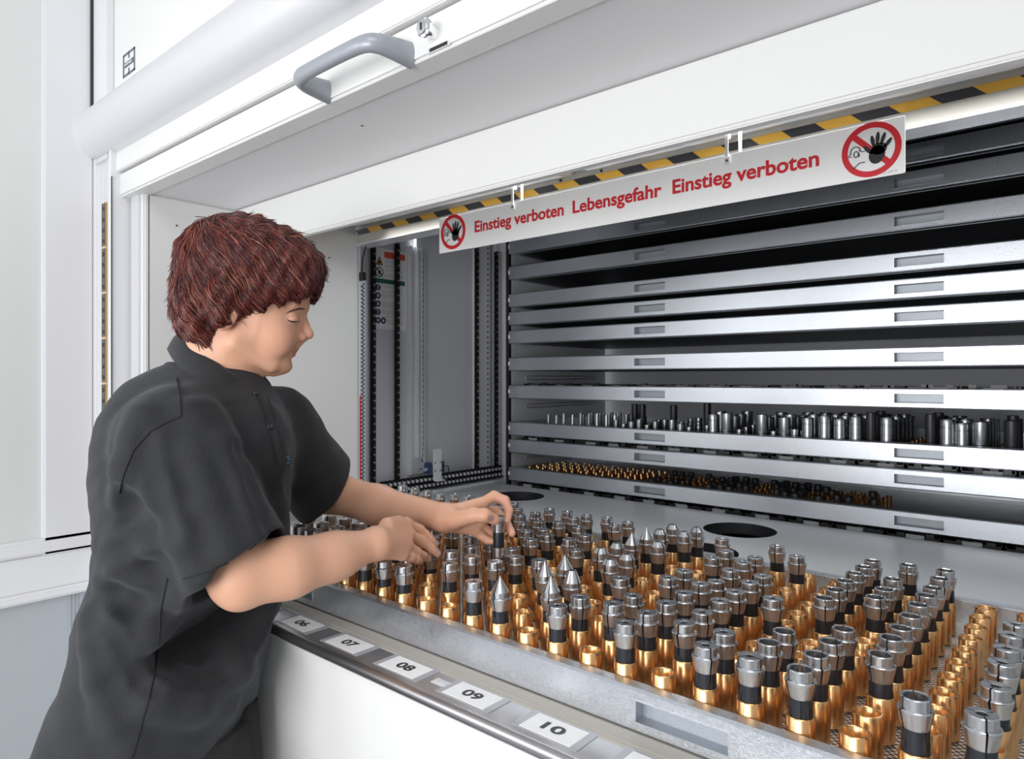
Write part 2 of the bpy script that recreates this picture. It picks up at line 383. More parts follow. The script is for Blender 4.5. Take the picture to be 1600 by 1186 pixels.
m = MB(); m.box(-1.72, -1.70, 1.97, 2.62, -.45, 1.0, 0); m.box(-1.712, -1.7005, 1.971, 2.03, -.45, 1.0, 1)
part(m, 'rack_side_wall', ['shaftl', 'white'])
m = MB(); m.box(.27, .29, 1.97, 2.62, -.45, 1.0, 0); part(m, 'rack_side_wall', ['shaftl'])
m = MB(); m.box(-1.85, .40, 2.66, 2.70, -.66, 1.0, 0); part(m, 'rack_back_wall', ['shaft'])
m = MB(); m.box(-1.85, .40, 1.25, 2.70, .98, 1.0, 0); part(m, 'shaft_top', ['dkmetal'])
# tray support brackets (bent wire loops) on the rack's side wall
for z in (-.105, -.300, .005):
    m = MB(); m.tube([(-1.688, 2.52, z+.006), (-1.688, 2.06, z+.006), (-1.684, 2.035, z+.002), (-1.684, 2.035, z-.004), (-1.688, 2.06, z-.008), (-1.688, 2.52, z-.004)], .0022, 6, 0); part(m, 'support_loop', ['alu'], smooth=True)
# edge strip of the window (perforated, bluish, red lead)
m = MB(); m.box(-1.700, -1.668, 1.262, 1.27, -.39, .295, 0); m.box(-1.694, -1.689, 1.258, 1.264, -.39, -.05, 1); m.box(-1.700, -1.672, 1.256, 1.268, .295, .32, 2)
for i in range(56): m.box(-1.686, -1.679, 1.2605, 1.2625, -.385+i*.012, -.379+i*.012, 2); m.box(-1.677, -1.672, 1.2605, 1.2625, -.379+i*.012, -.373+i*.012, 2)
part(m, 'sensor_strip', ['rail', 'red', 'black'])
m = MB(); m.tube([(-1.685, 1.262, .32), (-1.69, 1.268, .36), (-1.682, 1.275, .40)], .0025, 6, 0); part(m, 'sensor_cable', ['black'])
# floor plate with round openings
def plate_holes(mb, cells, y0, y1, z, th=.003):
    """cells: (x0,x1,[hole cx,cy,r]|None) side by side"""
    for x0, x1, hl in cells:
        if not hl: mb.box(x0, x1, y0, y1, z-th, z, 0); continue
        cx, cy, r = hl; n = 64; ring = []; out = []; low = []
        for i in range(n):
            t = 2*math.pi*(i+.5)/n; dx, dy = math.cos(t), math.sin(t)
            ring.append((cx+r*dx, cy+r*dy, z)); low.append((cx+r*dx, cy+r*dy, z-.03))
            s = min(((x1-cx)/dx if dx > 0 else (x0-cx)/dx) if abs(dx) > 1e-6 else 1e9, ((y1-cy)/dy if dy > 0 else (y0-cy)/dy) if abs(dy) > 1e-6 else 1e9)
            out.append((cx+s*dx, cy+s*dy, z))
        mb.add(ring+out, [(i, (i+1) % n, n+(i+1) % n, n+i) for i in range(n)], 0)
        for (qx, qy) in ((x0, y0), (x1, y0), (x0, y1), (x1, y1)):
            k = min(range(n), key=lambda i: (math.atan2(qy-cy, qx-cx)-math.atan2(out[i][1]-cy, out[i][0]-cx)) % (2*math.pi))
            mb.add([out[k], out[(k+1) % n], (qx, qy, z)], [(0, 1, 2)], 0)
        mb.add(ring+low, [(i, (i+1) % n, n+(i+1) % n, n+i) for i in range(n)], 1)
m = MB()
plate_holes(m, [(-1.75, -1.60, None), (-1.60, -1.36, (-1.49, 1.755, .092)), (-1.36, -.85, None), (-.85, -.58, (-.715, 1.742, .092)), (-.58, .33, None)], 1.62, 1.925, -.395)
plate_holes(m, [(-1.75, -.84, None), (-.84, -.54, (-.70, 1.46, .092)), (-.54, .33, None)], 1.30, 1.62, -.395)
part(m, 'floor_plate', ['plate', 'dkmetal'])
m = MB(); m.box(-1.78, .36, 1.26, 2.66, -.66, -.64, 0); m.box(-1.80, -1.78, 1.26, 2.66, -.66, -.40, 0); m.box(.36, .38, 1.26, 2.66, -.66, -.40, 0); m.box(-1.8, .38, 1.26, 1.28, -.66, -.40, 0); m.box(-1.75, .33, 1.70, 1.73, -.50, -.44, 1); m.box(-1.75, .33, 1.79, 1.80, -.49, -.43, 1)
for i in range(12): m.box(-1.62+i*.16, -1.61+i*.16, 1.66, 1.85, -.53, -.42, 1)
part(m, 'lift_pit', ['dkmetal', 'shaft'])
m = MB(); m.box(-1.78, -1.745, 1.30, 2.0, -.405, -.385, 0, .002); part(m, 'floor_edge_rail', ['shaftl'])
# vertical drive chains and the horizontal carrier chain (roller chains)
def chain(y, x, z0, z1, wd):
    m = MB(); p = .0125; n = int((z1-z0)/p)
    for i in range(n):
        z = z0+p*i
        for s in (-1, 1):
            off = .0035+(.0016 if i % 2 else 0)
            m.box(x+s*off-.0008, x+s*off+.0008, y-wd*.5, y+wd*.5, z-.003, z+p*.95, 0)
        m.lathe([(0, -.0085), (.0036, -.0085), (.0036, .0085), (0, .0085)], (x, y, z+.002), 8, 1 if i % 2 else 0, axis='x')
        for s in (-1, 1): m.box(x-.004, x+.004, y+s*wd*.5-.0018, y+s*wd*.5+.0018, z, z+p*.62, 0)
    o = part(m, 'drive_chain', ['chain', 'chainpin']); return o
for y, x in ((1.382, -1.785), (1.482, -1.785), (1.852, -1.77), (1.95, -1.760)): chain(y, x, -.36, .50, .014)
m = MB(); m.box(-1.775, -1.770, 1.40, 1.985, -.378, -.335, 0); m.box(-1.752, -1.749, 1.40, 1.985, -.3785, -.376, 0)
for i in range(31):
    y = 1.41+i*.019
    for z in (-.3675, -.3465):
        m.lathe([(0, -1.77), (.0055, -1.77), (.0055, -1.752), (0, -1.752)], (0, y, z), 8, 1, axis='x')
    m.box(-1.772, -1.7545, y+.0065, y+.0125, -.379, -.334, 0)
part(m, 'carrier_chain', ['black', 'alu'])
# position sensor on its bracket
m = MB(); m.box(-1.742, -1.739, 1.605, 1.643, -.35, -.243, 0, .0008); m.box(-1.739, -1.72, 1.605, 1.643, -.352, -.349, 0)
for z in (-.29, -.318):
    for y in (1.612, 1.636): m.lathe([(0, -1.7385), (.003, -1.7385), (.003, -1.74)], (0, y, z), 8, 1, axis='x')
part(m, 'sensor_bracket', ['white2', 'ink'])
m = MB(); m.box(-1.765, -1.742, 1.582, 1.604, -.327, -.288, 0, .003); m.box(-1.765, -1.742, 1.644, 1.662, -.327, -.288, 0, .003); m.lathe([(0, 1.55), (.008, 1.55), (.008, 1.582)], (-1.752, 0, -.31), 12, 1, axis='y')
m.tube([(-1.752, 1.66, -.305), (-1.75, 1.685, -.31), (-1.75, 1.69, -.34)], .002, 6, 2); part(m, 'position_sensor', ['sensor', 'chrome', 'black'])
m = MB(); m.box(-1.79, -1.785, 1.560, 1.566, .455, .485, 0); part(m, 'indicator_lamp', ['lamp'])
lr = area('interior_fill_light', (-.70, 1.21, H+.449), (-.70, 1.19, H-.4), 1.7, .03, 3.2, (.95, .98, 1)); lr.data.spread = math.radians(115)  # added fill below the unlit rail, brightens the tray and shaft interior
# safety notice inside on the shaft wall
N = thing('safety_notice', 'white safety notice with warning icons stuck inside on the grey shaft wall', 'notice', (-1.799, 1.464, .3))
m = MB(); m.box(-1.7995, -1.798, 1.396, 1.532, .165, .432, 0); m.build('notice_sheet', 'paper', N)
xs = -1.7972
def wrect(mb, y0, y1, z0, z1, k=0): mb.box(-1.798, xs, y0, y1, z0, z1, k)
m = MB(); wrect(m, 1.438, 1.526, .402, .422); m.build('red_banner', 'postred', N)
m = MB(); wrect(m, 1.398, 1.526, .316, .331); m.build('green_banner', 'green', N)
m = MB(); m.add([(xs, 1.403, .375), (xs, 1.432, .375), (xs, 1.4175, .405)], [(0, 1, 2)], 1); m.add([(xs+.0003, 1.407, .377), (xs+.0003, 1.428, .377), (xs+.0003, 1.4175, .400)], [(0, 1, 2)], 0); m.box(xs, xs+.0006, 1.413, 1.422, .380, .389, 1)
m.build('warning_triangle', ['orange', 'ink'], N)
m = MB(); m.lathe([(.0135, xs), (.0165, xs), (.0165, xs-.001)], (0, 1.4175, .352), 24, 0, axis='x'); m.add([(xs+.0004, 1.406, .361), (xs+.0004, 1.409, .364), (xs+.0004, 1.429, .343), (xs+.0004, 1.426, .340)], [(0, 1, 2, 3)], 0); m.box(xs, xs+.0005, 1.413, 1.422, .345, .357, 0)
m.build('prohibition_icon', ['ink'], N)
for k, z in enumerate((.301, .274, .247, .220, .193)):
    for y in ((1.412,) if k < 4 else (1.412, 1.434)):
        m = MB(); m.lathe([(0, xs+.0002), (.0105, xs+.0002), (.0105, xs-.001)], (0, y, z), 20, 0, axis='x')
        if k in (0, 3): m.box(xs, xs+.0006, y-.0015, y+.0015, z-.001, z+.007, 1); m.box(xs, xs+.0006, y-.0015, y+.0015, z-.006, z-.003, 1)
        else: m.box(xs, xs+.0006, y-.004, y+.003, z-.004, z+.004, 1)
        m.build('mandatory_icon', ['blue', 'paper'], N)
m = MB()
for k in range(44):
    z = .398-k*.0052
    if .312 < z < .336: continue
    if z < .18: break
    if random.random() < .25: continue
    wrect(m, 1.44 if z > .336 else 1.428 if z > .2 else 1.45, 1.44+random.uniform(.05, .082), z, z+.0012)
o = m.build('fine_print', 'txt', N); o['kind'] = 'stuff'
# warning sign hanging in the window
S = thing('warning_sign', 'long white warning sign with red German lettering hanging across the open window', 'sign', (-.755, 1.2, .365))
m = MB(); m.box(-1.280, -.229, 1.200, 1.203, .320, .4095, 0, .001); o = m.build('sign_board', 'paper', S)
F = 1066.7
def wx(px, y):                                                  # world x of an image column on the plane Y=y
    r = (px-800)/F; return y*(r*math.cos(YAW)-math.sin(YAW))/(r*math.sin(YAW)+math.cos(YAW))
for body, p0, p1 in (('Einstieg verboten', 742, 881), ('Lebensgefahr', 895, 1034), ('Einstieg verboten', 1051, 1280)):
    m = MB(); place_text(m, body, wx(p1, 1.2)-wx(p0, 1.2), .0275, (wx(p0, 1.2), 1.1995, .3560), (1, 0, 0), (0, 0, 1), 0, .026, .0003)
    m.build('lettering', 'red', S)
def emblem(cx, cz):
    y = 1.1992; R = .0435; m = MB()
    m.lathe([(R*.79, y), (R, y), (R, y+.0006)], (cx, 0, cz), 56, 0, axis='y')
    a = math.radians(45); w2 = R*.105
    ca, sa = math.cos(a), -math.sin(a)
    m.add([(cx+ca*t-sa*s*w2, y-.0001, cz+sa*t+ca*s*w2) for t, s in ((-R*.82, -1), (R*.82, -1), (R*.82, 1), (-R*.82, 1))], [(0, 1, 2, 3)], 0)
    yk = y-.0004
    def blob(x, z, rx, rz, n=18, rot=0):
        c, s = math.cos(rot), math.sin(rot)
        m.add([(cx+x*R+(rx*math.cos(2*math.pi*i/n)*c-rz*math.sin(2*math.pi*i/n)*s)*R, yk, cz+z*R+(rx*math.cos(2*math.pi*i/n)*s+rz*math.sin(2*math.pi*i/n)*c)*R) for i in range(n)], [tuple(range(n))], 1)
    blob(.20, -.22, .27, .34, rot=-.2); blob(.26, -.02, .27, .22)
    for (bx, bz, ang, ln) in ((.09, .12, 100, .36), (.21, .17, 86, .40), (.34, .14, 72, .38), (.46, .0, 52, .34)):
        t = math.radians(ang); blob(bx+math.cos(t)*ln*.5, bz+math.sin(t)*ln*.5, ln*.58, .068, rot=t)
    blob(-.10, .0, .22, .07, rot=math.radians(130))
    ln = lambda pts, r=.010: m.tube([(cx+x*R, yk, cz+z*R) for x, z in pts], r*R, 5, 1)
    ln([(-.62+.17*math.cos(math.radians(t))+.1, .02+.17*math.sin(math.radians(t))*1.1) for t in range(200, -20, -20)], .018)
    ln([(-.69, -.02), (-.76, -.14), (-.66, -.14)], .018); ln([(-.40, .05), (-.30, -.02), (-.16, .0)], .018)
    ln([(-.50+.08*math.cos(math.radians(t)), -.08+.11*math.sin(math.radians(t))) for t in range(0, 361, 30)], .018); ln([(-.60, -.6), (-.38, -.42), (-.2, -.42)], .018); ln([(-.40, -.18), (-.40, -.05)], .018)
    m.build('prohibition_emblem', ['red', 'ink'], S)
emblem(wx(708, 1.2), .3685); emblem(wx(1361, 1.2), .3660)
for x in (-1.018, -.503):
    m = MB(); m.box(x-.016, x-.010, 1.197, 1.1995, .3995, .44, 0); m.box(x+.006, x+.012, 1.205, 1.207, .3995, .450, 0); m.box(x-.0165, x-.006, 1.195, 1.2, .392, .402, 0); m.lathe([(0, 1.1945), (.0022, 1.1945), (.0022, 1.196)], (x-.011, 0, .397), 8, 1, axis='y')
    m.box(x-.016, x-.010, 1.197, 1.21, .44, .450, 0); m.build('hanger', ['white', 'dkmetal'], S)
m = MB(); place_text(m, '313 GB 74', .022, .004, (-.262, 1.1995, .3235), (1, 0, 0), (0, 0, 1), 0, 0, .0003); m.build('small_print', 'txt', S)
# front sill: ledge, stainless strip with numbered pockets, front panel
m = MB(); m.box(-1.75, .30, .648, .673, -.412, -.3985, 0, .001); m.box(-1.75, .30, .660, 1.30, -.412, -.4005, 0); m.box(-1.75, .30, .640, .652, -.412, -.399, 0); part(m, 'sill_ledge', ['beige'])
m = MB()
pr = [(.647, -.3995)]+[(.590+.009*math.cos(math.radians(t)), -.4085+.009*math.sin(math.radians(t))) for t in range(90, 271, 15)]+[(.647, -.4175)]
m.extrude_x(pr, -1.75, .30, 0); auto_smooth(part(m, 'number_strip', ['stain']), 30)
m = MB(); m.box(-1.75, .30, .592, .62, -H, -.417, 0, .003); part(m, 'front_panel', ['white'])
for k in range(-1, 8):
    cx = -.985+k*.1285; num = '%02d' % (6+k)
    m = MB(); z = -.3994
    m.box(cx-.046, cx+.046, .5985, .6425, z, z+.0006, 1)
    m.box(cx-.036, cx+.036, .6005, .6385, z+.0006, z+.0011, 0)
    place_text(m, num, .030, .0165, (cx-.015, .6115, z+.0013), (1, 0, 0), (0, 1, 0), 2, .03, .0002)
    o = m.build('number_label', ['paper', 'clear', 'ink'], L)
    tag(o, 'white pocket label printed %s' % num)
m = MB(); m.box(-.669, -.643, .612, .6255, -.4, -.3985, 0); m.box(-.666, -.646, .6145, .623, -.3985, -.398, 1); part(m, 'strip_latch', ['alu', 'shaft'])
# ------------------------------------------------------------------ containers (pull-out trays)
WIN = ((-1.153, -1.042), (-.397, -.289))
def tray(y0, zt, label, grp, floor_mat, depth=.64, hgt=.0495, cards=True, fl=.020):
    zb = zt-hgt; y1 = y0+depth
    T = thing('storage_tray', label, 'tray', ((TX0+TX1)/2, y0, zb), grp)
    m = MB(); c = .0028
    xs = [TX0, WIN[0][0], WIN[0][1], WIN[1][0], WIN[1][1], TX1]; zs = [zb+c, zb+.0125, zt-.0135, zt-c]
    for i in range(5):
        for j in range(3):
            if j == 1 and i in (1, 3): continue
            m.quad((xs[i], y0, zs[j]), (xs[i+1], y0, zs[j]), (xs[i+1], y0, zs[j+1]), (xs[i], y0, zs[j+1]))
    for a, b in WIN:
        d = y0+fl-.001
        m.quad((a, y0, zs[1]), (a, d, zs[1]), (a, d, zs[2]), (a, y0, zs[2]), 1); m.quad((b, y0, zs[1]), (b, y0, zs[2]), (b, d, zs[2]), (b, d, zs[1]), 1)
        m.quad((a, y0, zs[1]), (b, y0, zs[1]), (b, d, zs[1]), (a, d, zs[1]), 1); m.quad((a, y0, zs[2]), (a, d, zs[2]), (b, d, zs[2]), (b, y0, zs[2]), 1)
        e = .0014                                                  # pressed rim of the window
        m.box(a-e, b+e, y0-.0007, y0, zs[2], zs[2]+e); m.box(a-e, b+e, y0-.0007, y0, zs[1]-e, zs[1]); m.box(a-e, a, y0-.0007, y0, zs[1], zs[2]); m.box(b, b+e, y0-.0007, y0, zs[1], zs[2])
    m.quad((TX0, y0, zt-c), (TX1, y0, zt-c), (TX1, y0+c, zt), (TX0, y0+c, zt)); m.quad((TX0, y0+c, zt), (TX1, y0+c, zt), (TX1, y0+fl, zt), (TX0, y0+fl, zt))
    m.quad((TX0, y0+fl, zt), (TX1, y0+fl, zt), (TX1, y0+fl+.001, zt-.003), (TX0, y0+fl+.001, zt-.003))
    m.quad((TX0, y0+fl+.001, zt-.003), (TX1, y0+fl+.001, zt-.003), (TX1, y0+fl+.001, zb), (TX0, y0+fl+.001, zb), 1)
    m.quad((TX0, y0, zb+c), (TX0, y0+c, zb), (TX1, y0+c, zb), (TX1, y0, zb+c)); m.quad((TX0, y0+c, zb), (TX0, y0+.022, zb), (TX1, y0+.022, zb), (TX1, y0+c, zb))
    m.build('front_rail', ['galv', 'galvd'], T)
    if cards:
        for a, b in WIN:
            q = MB(); q.box(a-.001, b+.001, y0+fl-.0015, y0+fl-.0005, zs[1], zs[2]); q.build('window_plate', 'galvd', T)
    m = MB(); m.box(TX0, TX1, y1-.02, y1, zb, zt, 0, .002); m.build('rear_rail', 'galv', T)
    for a, b in ((TX0, TX0+.02), (TX1-.02, TX1)): m = MB(); m.box(a, b, y0+.022, y1-.02, zb, zt, 0); m.build('side_rail', 'galv', T)
    m = MB(); m.box(TX0+.02, TX1-.02, y0+fl+.002, y1-.02, zb, zb+.002, 0); m.build('tray_bottom', 'dkmetal', T)  # dark tone stands in for shade below the slots and between trays
    if floor_mat:
        m = MB(); m.quad((TX0+.02, y0+fl+.002, zb+.012), (TX1-.02, y0+fl+.002, zb+.012), (TX1-.02, y1-.02, zb+.012), (TX0+.02, y1-.02, zb+.012)); m.build('perforated_insert', floor_mat, T)
    m = MB(); m.box(TX0-.003, TX0+.006, y0-.001, y0+.004, zb+.020, zb+.034, 0); m.box(TX0-.004, TX0, y0, y0+.02, zb, zt, 1); m.build('end_clip', ['white', 'dkmetal'], T)
    return T
tray(.675, -.350, 'galvanised tray pulled out under the hands and filled with brass sleeves', 'storage trays of the lift', 'perf', depth=.63, fl=.018)
stack = [(.700, 0), (.655-.0, 0)]
LV = [.655, .590, .522, .425, .3207, .2524, .182, .080, -.024, -.1623, -.228, -.334]
desc = ['almost hidden by the sign', 'bottom edge showing under the sign', '', '', '', '', '', '', 'black bin rims showing', 'full of tall steel collets', 'with black bins and small white tags', 'with rows of small brass studs']
for i, z in enumerate(LV):
    lb = '%s galvanised tray from the top of the rack%s' % (ordw(i+1), (', '+desc[i]) if desc[i] else ', dark inside')
    tray(1.950, z, lb, 'storage trays of the lift', 'galvd' if i not in (9, 11) else 'perf', fl=.030)
# ------------------------------------------------------------------ collets
def ring_faces(mb, r0, r1, z, n, skip, m=0, flip=False):
    v = [(r*math.cos(2*math.pi*i/n), r*math.sin(2*math.pi*i/n), z) for r in (r0, r1) for i in range(n)]
    mb.add(v, [(i, (i+1) % n, n+(i+1) % n, n+i) for i in range(n) if i not in skip], m)
def collet(kind, sc=1.0):
    n = 48; skip = (0, 16, 32)
    top = MB(); low = MB()
    R = .0116*sc; Rf = .0151*sc; Rc = .0127*sc
    hole = {'C': .0045, 'R': .0100, 'P': .0, 'T': .003, 'B': .004, 'L': .004, 'H': .004}[kind]
    if kind == 'L':
        low.lathe([(.0125, -.03), (.0125, .040), (.0123, .040)], n=n, skip=())
        top.lathe([(.0127, .040), (.0152, .046), (.0155, .058), (.0152, .060), (.010, .0615), (.004, .061)], n=n, skip=skip, m=1)
        core = .0118; ctop = .058
    elif kind == 'H':
        low.lathe([(.0100, .016), (.0100, .043)], n=n, skip=()); 
        top.lathe([(.0094, -.002), (.0102, .0), (.0102, .016)], n=n, skip=(), m=0)
        top.lathe([(.0102, .043), (.0108, .056), (.0112, .060), (.0095, .061), (.0112, .062), (.0116, .068), (.0110, .0705), (.004, .0705)], n=n, skip=skip, m=0)
        core = .0092; ctop = .068
    else:
        low.lathe([(R, -.034), (R, .017)], n=n, skip=skip if kind != 'R' else (0, 24))
        top.lathe([(R, .017), (R*1.04, .0185)], n=n, skip=skip, m=1)
        top.lathe([(R*1.04, .0185), (Rf*.985, .0315)], n=n, skip=skip, m=1)
        top.lathe([(Rf*.985, .0315), (Rf, .0322), (Rf, .0338), (Rf*.97, .0345), (Rc*.96, .0347)], n=n, skip=skip, m=0)
        if kind in 'CR': top.lathe([(Rc*.96, .0347), (Rc, .0355), (Rc, .0444), (Rc*.965, .0452), (hole+.0008, .0452), (hole, .0445), (hole, .035)], n=n, skip=skip, m=0)
        if kind == 'P': top.lathe([(Rc*.96, .0347), (Rc, .0355), (Rc, .0425), (.0012, .0620), (0, .0643)], n=n, skip=skip, m=0)
        if kind == 'T': top.lathe([(Rc*.96, .0347), (Rc, .0355), (Rc, .0415), (.0058, .0585), (.003, .0585), (.003, .05)], n=n, skip=skip, m=0)
        if kind == 'B': top.lathe([(Rc*.96, .0347), (Rc, .0355), (Rc, .0455), (.0075, .0535), (.004, .0540), (.004, .046)], n=n, skip=skip, m=0)
        core = R-.0012; ctop = .030
        if kind in 'C': core2 = (Rc-.0015, .0345, .0425)
        if kind in 'PTB': core2 = (Rc-.0022, .0345, .0415)
    top.lathe([(core, .017 if kind != 'L' else .041), (core, ctop), (0 if kind != 'R' else .0098, ctop)], n=24, m=2)
    if kind in 'CPTB': top.lathe([(core2[0], core2[1]), (core2[0], core2[2]), (hole if kind == 'C' else .001, core2[2])], n=24, m=2)
    if kind == 'P': top.lathe([(.0100, .042), (.0015, .058)], n=16, m=2)
    if kind in 'TB': top.lathe([(.0100, .041), (.005, .051), (.0, .051)], n=16, m=2)
    low.lathe([(core-.0006, -.03), (core-.0006, .017)], n=24, m=1)
    if kind not in 'LH':                                            # keyhole mouths at the slot ends
        for k in (0, 16, 32):
            t = 2*math.pi*(k+.5)/n; c, s = math.cos(t), math.sin(t); r = R+.0002; pts = []
            for q in range(10):
                a = math.pi*2*q/10; dy = .0028*math.cos(a); z = .004+(.0065 if math.sin(a) > 0 else .004)*math.sin(a)-.002
                pts.append((r*c-dy*s, r*s+dy*c, z))
            low.add(pts, [tuple(range(10))], 1)
    return top, low
PROTO = {}
def make_collet(kind, label, group, loc, sc=1.0):
    t, l = collet(kind, sc)
    def direct(mb, name, mats, par=None):
        me = bpy.data.meshes.new(name); me.from_pydata(mb.v, [], mb.f)
        for q in mats: me.materials.append(M[q])
        me.polygons.foreach_set('material_index', mb.m); me.update()
        o = bpy.data.objects.new(name, me); C.objects.link(o)
        if par: o.parent = par
        auto_smooth(o, 20); return o
    o = direct(t, 'slotted_collet', ['steel', 'cone', 'black']); c = direct(l, 'shank', ['shank', 'black'], o)
    c['label'] = 'blackened cylindrical shank'
    return o
def put_collet(kind, loc, rz, label, group, sc=1.0, tilt=None):
    key = (kind, sc)
    if key not in PROTO:
        o = make_collet(kind, label, group, loc, sc); ROOTS.append(o); PROTO[key] = o; o.location = loc; o.rotation_euler = (0, 0, rz)
    else: o = copy_tree(PROTO[key], loc, rz)
    if tilt: o.rotation_euler = (tilt[0], tilt[1], rz)
    WL[o.name] = Vector(loc); tag(o, label, 'collet', group); return o
# brass sleeve
SH = .0475
def sleeve_mesh(r, h, n=40):
    mb = MB(); mb.lathe([(r*.985, 0), (r, .0015), (r, h-.001), (r-.0008, h), (r-.0022, h), (r-.003, h-.001), (r-.003, .002), (0, .002)], n=n)
    me = bpy.data.meshes.new('brass_sleeve'); me.from_pydata(mb.v, [], mb.f); me.materials.append(M['brass']); me.update(); return me
SM = sleeve_mesh(.0142, SH)
ob_tmp = bpy.data.objects.new('tmp', SM); auto_smooth(ob_tmp, 40); bpy.data.objects.remove(ob_tmp)
ZF = -.337-SH
GX = lambda j: -.1275-.0506*j
GY = lambda k: .709+.0508*k
GRID = {
 -1: 'ceccccc..ee', 0: 'ReeeeeeeeEe'.replace('E', 'e'), 1: 'eeRRRRRRRRR', 2: 'RRRReeRRReR', 3: 'CRReeRRRRRR', 4: 'CCeeCeeeeee',
 5: 'eCCCCCCeeCe', 6: 'CCCCCCCCCeC', 7: 'eCCeCCeCCee', 8: 'CCeCeeeeeeC', 9: 'ePTeBBeBeBB', 10: 'PePPeBBPPBB', 11: 'CeeCeCeeeee',
 12: 'eeCCeeCCeCC', 13: 'eCCeCCCeCeC', 14: 'CeCCCeCCCCC', 15: 'CCCeCeeCCeC', 16: 'CeCCCCeeCCC', 17: 'eeCeCCeeeCe', 18: 'LLeCeeeeCCC',
 19: 'LLLeeeeeeeC', 20: 'LLLLeeeeCeC', 21: 'eLLeeeeeeeC', 22: '.......eeeC', 23: '.......eeeC', 24: '........eeC', 25: '.........eC', 26: '.........eC'}
KN = {'C': 'slotted steel collet', 'R': 'open-bored slotted steel collet', 'P': 'sharply pointed steel collet', 'T': 'blunt-tipped steel collet', 'B': 'chamfer-topped steel collet', 'L': 'tall straight steel collet'}
for j, s in GRID.items():
    for k, ch in enumerate(s):
        if ch == '.': continue
        if ch == 'c': ch = 'C'
        x, y = GX(j), GY(k); x += random.uniform(-.0006, .0006); y += random.uniform(-.0006, .0006)
        pos = '%s column from the right, %s row from the front' % (ordw(j+2), ordw(k+1))
        o = bpy.data.objects.new('brass_sleeve', SM); C.objects.link(o); o.location = (x, y, ZF); ROOTS.append(o)
        tag(o, ('empty brass sleeve, ' if ch == 'e' else 'brass sleeve holding a collet, ')+pos, 'sleeve', 'brass sleeves in the open tray')
        if ch == 'e': continue
        dz = random.choice((-.002, -.001, 0, 0, .001))
        if ch == 'C' and random.random() < .12: dz -= .005
        if j == 0 and k == 0: dz = .004
        if j == -1 and k == 0: dz = .004
        if (j, k) in ((13, 4), (14, 4)): dz = -.007
        if (j, k) in ((15, 1), (15, 2)): dz = -.010
        put_collet(ch, (x, y, -.337+dz), random.uniform(0, 6.28), KN[ch]+', '+pos, 'collets standing in the open tray')
# ------------------------------------------------------------------ contents of the stored trays
def simple_mesh(name, prof, mats, n=20, fm=None):
    mb = MB()
    for a, b, mi in fm: mb.lathe(prof[a:b], n=n, m=mi)
    me = bpy.data.meshes.new(name); me.from_pydata(mb.v, [], mb.f)
    for q in mats: me.materials.append(M[q])
    me.polygons.foreach_set('material_index', mb.m); me.update()
    t = bpy.data.objects.new('tmp', me); auto_smooth(t, 30); bpy.data.objects.remove(t); return me
def inst(me, name, loc, label, cat, group, rz=0, tilt=0):
    o = bpy.data.objects.new(name, me); C.objects.link(o); o.location = loc; o.rotation_euler = (0, tilt, rz); ROOTS.append(o); tag(o, label, cat, group); return o
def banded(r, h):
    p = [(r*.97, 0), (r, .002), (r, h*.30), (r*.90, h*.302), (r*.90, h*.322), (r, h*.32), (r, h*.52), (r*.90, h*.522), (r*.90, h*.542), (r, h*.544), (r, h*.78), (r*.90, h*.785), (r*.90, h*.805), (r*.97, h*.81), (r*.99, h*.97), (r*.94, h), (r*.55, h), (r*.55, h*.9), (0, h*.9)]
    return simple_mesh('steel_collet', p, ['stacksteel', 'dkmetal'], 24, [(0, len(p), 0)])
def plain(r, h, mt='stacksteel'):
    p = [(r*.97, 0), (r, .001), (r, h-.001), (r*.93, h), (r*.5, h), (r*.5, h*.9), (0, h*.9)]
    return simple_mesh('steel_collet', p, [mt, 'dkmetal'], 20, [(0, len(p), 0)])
def chamfered(r, h):
    mb = MB(); n = 16
    v = [(r*math.cos(2*math.pi*i/n), r*math.sin(2*math.pi*i/n), 0) for i in range(n)]+[(r*math.cos(2*math.pi*i/n), r*math.sin(2*math.pi*i/n), h-(.9*r*(1-math.cos(2*math.pi*i/n)))) for i in range(n)]
    mb.add(v, [(i, (i+1) % n, n+(i+1) % n, n+i) for i in range(n)]+[tuple(range(n, 2*n))])
    me = bpy.data.meshes.new('steel_pin'); me.from_pydata(mb.v, [], mb.f); me.materials.append(M['stacksteel']); me.update(); return me
z9 = LV[9]-.0495+.0126
stud = simple_mesh('brass_stud', [(.0065, 0), (.0065, .017), (.0055, .018), (.003, .018), (.003, .012), (0, .012)], ['brass'], 12, [(0, 6, 0)])
stud2 = simple_mesh('brass_stud', [(.0075, 0), (.0075, .030), (.0065, .031), (.004, .031), (.004, .025), (0, .025)], ['brass'], 12, [(0, 6, 0)])
G9 = 'steel collets and pins on the third stored tray from the bottom'
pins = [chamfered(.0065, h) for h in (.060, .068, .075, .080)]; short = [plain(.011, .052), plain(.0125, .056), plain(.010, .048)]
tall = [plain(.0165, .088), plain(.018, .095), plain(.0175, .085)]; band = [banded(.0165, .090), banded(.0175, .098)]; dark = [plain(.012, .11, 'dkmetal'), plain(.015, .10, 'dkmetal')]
x = -1.62; n = 0
while x < -1.24:                                                  # slim pins with slanted tops
    for r in range(3 if x > -1.45 else 1):
        me = pins[min(3, int((x+1.62)/.07))]
        if x < -1.56: me = chamfered(.003, .035)
        inst(me, 'steel_pin', (x+random.uniform(-.002, .002)+r*.012, 2.003+r*.055, z9), 'slim slanted steel pin, third tray up, %s column from left, %s row' % (ordw(n+1), ordw(r+1)), 'pin', G9, random.uniform(-.5, .5))
    n += 1; x += .024 if x < -1.56 else .036
x = -1.255; n = 0
